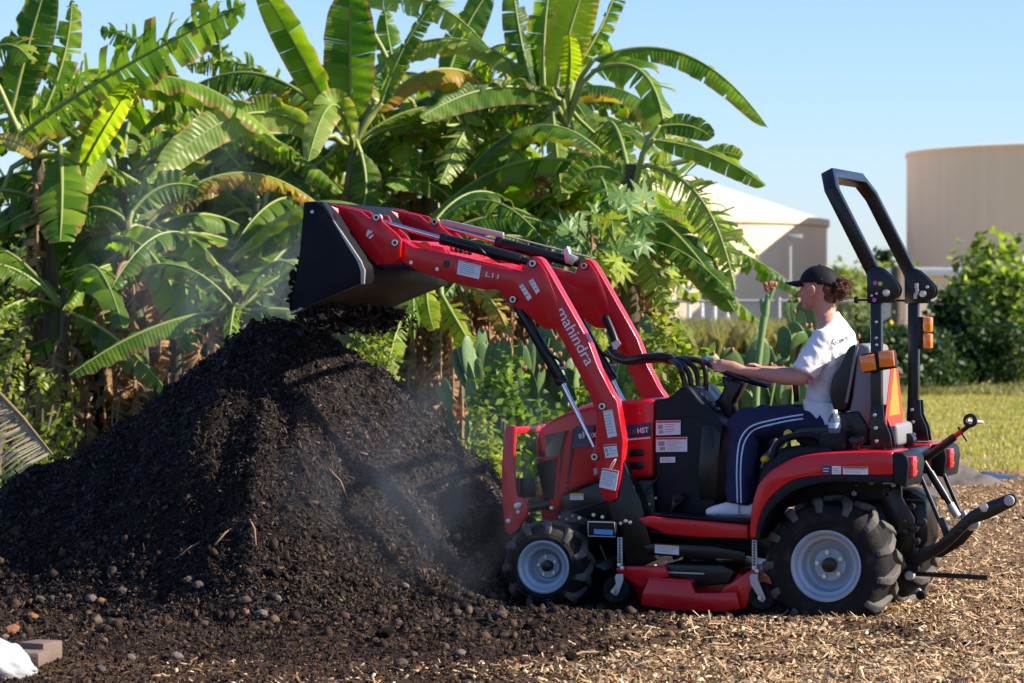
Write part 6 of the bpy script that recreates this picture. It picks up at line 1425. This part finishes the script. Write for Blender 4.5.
def blades(name, n, xr, yr, hmin, hmax, mat, label, wid=.012, zbase=gh, lean=.35, keep=None):
    x = rng.uniform(*xr, n); y = rng.uniform(*yr, n)
    if keep is not None: k = rng.random(n) < keep(x, y); x = x[k]; y = y[k]; n = len(x)
    z = ground_h(x, y); h = rng.uniform(hmin, hmax, n); a = rng.uniform(0, PI, n); lx = rng.normal(0, lean, n)*h; ly = rng.normal(0, lean, n)*h; dx = np.cos(a)*wid; dy = np.sin(a)*wid
    V = np.stack([np.stack([x-dx, y-dy, z-.01], -1), np.stack([x+dx, y+dy, z-.01], -1), np.stack([x+dx*.8+lx*.4, y+dy*.8+ly*.4, z+h*.6], -1), np.stack([x+lx, y+ly, z+h], -1)], 1).reshape(-1, 3)
    o = npmesh(name, V, np.arange(n*4).reshape(-1, 4), mat); meta(o, label, name.replace('_', ' '), kind='stuff'); return o
blades('tall_grass', 16000, (at(640, 300, 66).x, at(835, 300, 66).x), (61, 70), .4, 1.5, DRYG, 'tall dry brown green grass along the fence behind the cacti', .02, lean=.25)
blades('tall_grass', 3500, (at(850, 300, 62).x, at(1060, 300, 62).x), (59, 64), .04, .2, DRYG, 'dry straw coloured grass edge under the bushes at the right', .02)
blades('field_grass', 60000, (2.5, 12.5), (30, 60), .015, .06, GRS, 'short yellow green grass of the field behind the tractor', .01, keep=lambda x, y: (np.abs((W/2 + x/y*F) - 900) < 170)*grass_mask(x, y))
# tarps
def cloth(name, label, cat, cxp, cyp, Yd, wx, wy, hz, mat, seed):
    c = at(cxp, cyp, Yd); c.z = gh(c.x, c.y); xs = np.linspace(-wx, wx, 90); ys = np.linspace(-wy, wy, 60)
    def fz(x, y):
        e = np.clip(1-(x/wx)**2-(y/wy)**2, 0, 1)**.5; return hz*e*(.75 + .9*fbm(x*1.2+seed, y*1.2, 3, 1.4)) + .05*np.abs(fbm(x*3+seed, y*1.5, 3, 1.3))*e - .02
    V, Fc = grid(xs, ys, fz); return meta(npmesh(name, V, Fc, mat, None, True, c), label, cat)
cloth('weed_cloth', 'crumpled grey brown weed cloth heap at the edge of the mulch', 'tarp', 952, 482, 28.5, .46, .6, .20, FABR, 3)
cloth('blue_tarp', 'strip of dark blue tarp lying at the far edge of the mulch', 'tarp', 1010, 482, 29.6, .8, .35, .05, BTARP, 9)
cloth('grey_cloth', 'small grey crumpled cloth under the top link right of the tractor', 'tarp', 905, 500, 26.5, .5, .5, .12, FABR, 14)

# brick pavers and sack in the left foreground
def place(px, py): return groundhit(px, py)
p = place(42, 662); o = box('paver', (0, 0, 0), (.13, .15, .085), CONC, None, .006, Matrix.Rotation(rad(-25), 3, 'Z')); o.parent = None; o.location = (p.x-.01, p.y+.02, p.z+.045)
meta(o, 'tan concrete paver, the upper one beside the white sack', 'paver', 'concrete pavers at the left edge')
p = place(18, 666); o = box('paver', (0, 0, 0), (.22, .16, .06), CONC, None, .006, Matrix.Rotation(rad(-10), 3, 'Z')); o.parent = None; o.location = (p.x, p.y+.05, p.z+.03)
meta(o, 'flat tan paver mostly hidden behind the white sack', 'paver', 'concrete pavers at the left edge')
p = place(2, 676); bm = bmesh.new(); bmesh.ops.create_uvsphere(bm, u_segments=48, v_segments=32, radius=1)
for v in bm.verts:
    s = v.co.copy(); a = math.atan2(s.z, s.y); n_ = mnoise.noise(Vector((s.x*2, s.y*2, s.z*2)))
    tp = 1 - max(0, s.x)**3*.55; v.co = Vector((s.x*.17, s.y*.17*tp, s.z*.10*tp)) * (1 + .10*n_ + .09*abs(math.sin(a*3.5 + s.x*4 + n_*3)) + .04*mnoise.noise(Vector((s.x*6, s.y*6, s.z*6))))
sk_ = finish(bm, 'sack', SACK, None, 0, smooth=70); sk_.parent = None; sk_.location = (p.x-.03, p.y, p.z+.05); sk_.rotation_euler = (0, rad(14), rad(20))
meta(sk_, 'crumpled white plastic sack in the bottom left corner', 'sack')

# ------------------------------------------------------------------ steam
def steam(name, label, cx, cy, Yd, r, dens, seed):
    m = bpy.data.materials.new(name); m.use_nodes = True; nt = m.node_tree; N = nt.nodes; L = nt.links; N.remove(N['Principled BSDF'])
    tc = N.new('ShaderNodeTexCoord'); ln = N.new('ShaderNodeVectorMath'); ln.operation = 'LENGTH'; mp = N.new('ShaderNodeMapping'); mp.inputs['Location'].default_value = (seed, 0, 0); mp.inputs['Scale'].default_value = (1.6, 1.6, .9)
    L.new(tc.outputs['Object'], ln.inputs[0]); L.new(tc.outputs['Object'], mp.inputs[0])
    nz = N.new('ShaderNodeTexNoise'); nz.inputs['Scale'].default_value = 1.5; nz.inputs['Detail'].default_value = 3; nz.inputs['Distortion'].default_value = 1.2; L.new(mp.outputs[0], nz.inputs['Vector'])
    mr = N.new('ShaderNodeMapRange'); mr.inputs[1].default_value = .47; mr.inputs[2].default_value = .72; L.new(nz.outputs['Fac'], mr.inputs[0])
    fo = N.new('ShaderNodeMapRange'); fo.inputs[1].default_value = .98; fo.inputs[2].default_value = .25; L.new(ln.outputs['Value'], fo.inputs[0])
    mu = N.new('ShaderNodeMath'); mu.operation = 'MULTIPLY'; L.new(mr.outputs[0], mu.inputs[0]); L.new(fo.outputs[0], mu.inputs[1])
    m2 = N.new('ShaderNodeMath'); m2.operation = 'MULTIPLY'; m2.inputs[1].default_value = dens; L.new(mu.outputs[0], m2.inputs[0])
    pv = N.new('ShaderNodeVolumePrincipled'); pv.inputs['Color'].default_value = (.75, .86, 1, 1); pv.inputs['Anisotropy'].default_value = .2; L.new(m2.outputs[0], pv.inputs['Density']); L.new(pv.outputs[0], N['Material Output'].inputs['Volume'])
    bm = bmesh.new(); bmesh.ops.create_icosphere(bm, subdivisions=3, radius=1); me = bpy.data.meshes.new(name); bm.to_mesh(me); bm.free(); me.materials.append(m)
    o = bpy.data.objects.new('steam', me); COL.objects.link(o); o.location = at(cx, cy, Yd); o.scale = r; return meta(o, label, 'steam', kind='stuff')
steam('steam_a', 'thin blue steam rising from the left top of the pile', 225, 265, 18.4, (.95, .5, 1.0), .6, 3)
steam('steam_b', 'thin steam drifting over the right slope of the pile', 425, 480, 16.3, (.95, .5, .75), .55, 11)

# ------------------------------------------------------------------ light
EL = rad(33); AZ = rad(-9)
sd = Vector((math.cos(AZ)*math.cos(EL), math.sin(AZ)*math.cos(EL), math.sin(EL)))
wd = bpy.data.worlds.new('World'); scene.world = wd; wd.use_nodes = True; nt = wd.node_tree
sky = nt.nodes.new('ShaderNodeTexSky'); sky.sky_type = 'NISHITA'; sky.sun_disc = False; sky.sun_elevation = EL; sky.sun_rotation = PI/2 - AZ; sky.air_density = 1.0; sky.dust_density = .3; sky.ozone_density = 5.0
tn = nt.nodes.new('ShaderNodeMix'); tn.data_type = 'RGBA'; tn.blend_type = 'MULTIPLY'; tn.inputs[0].default_value = 1; tn.inputs[7].default_value = (1.02, 1.06, 1.28, 1); nt.links.new(sky.outputs[0], tn.inputs[6]); nt.links.new(tn.outputs[2], nt.nodes['Background'].inputs[0]); nt.nodes['Background'].inputs[1].default_value = .078
sl = bpy.data.lights.new('sun', 'SUN'); sl.energy = 5.0; sl.angle = rad(.53); sl.color = (1, .90, .76); so_ = bpy.data.objects.new('sun', sl); COL.objects.link(so_); so_.rotation_euler = sd.to_track_quat('Z', 'Y').to_euler(); so_.location = (10, 10, 20)
scene.view_settings.view_transform = 'Standard'; scene.view_settings.look = 'None'; scene.view_settings.exposure = 1.05; scene.view_settings.gamma = 1
scene.cycles.use_denoising = True; scene.cycles.max_bounces = 6; scene.cycles.diffuse_bounces = 3; scene.cycles.glossy_bounces = 3; scene.cycles.transmission_bounces = 5; scene.cycles.volume_bounces = 0; scene.cycles.transparent_max_bounces = 8
scene.cycles.sample_clamp_indirect = 6; scene.cycles.volume_step_rate = 2; scene.cycles.caustics_reflective = False; scene.cycles.caustics_refractive = False

# ------------------------------------------------------------------ labels shared by look-alikes: count them off by their place
from collections import defaultdict
grp = defaultdict(list)
for o in COL.objects:
    if o.parent is None and o.get('category') and o.get('label'): grp[o['label']].append(o)
ordn = ['leftmost', 'second from the left', 'third from the left', 'fourth from the left', 'fifth from the left', 'sixth from the left', 'seventh from the left', 'eighth from the left']
for lab, os_ in grp.items():
    if len(os_) > 1:
        os_.sort(key=lambda o: o.location.x/max(o.location.y, 1))
        for k, o in enumerate(os_): o['label'] = f"{lab}, {ordn[k]}" if k < len(os_)-1 or len(os_) < 2 else f"{lab}, rightmost"
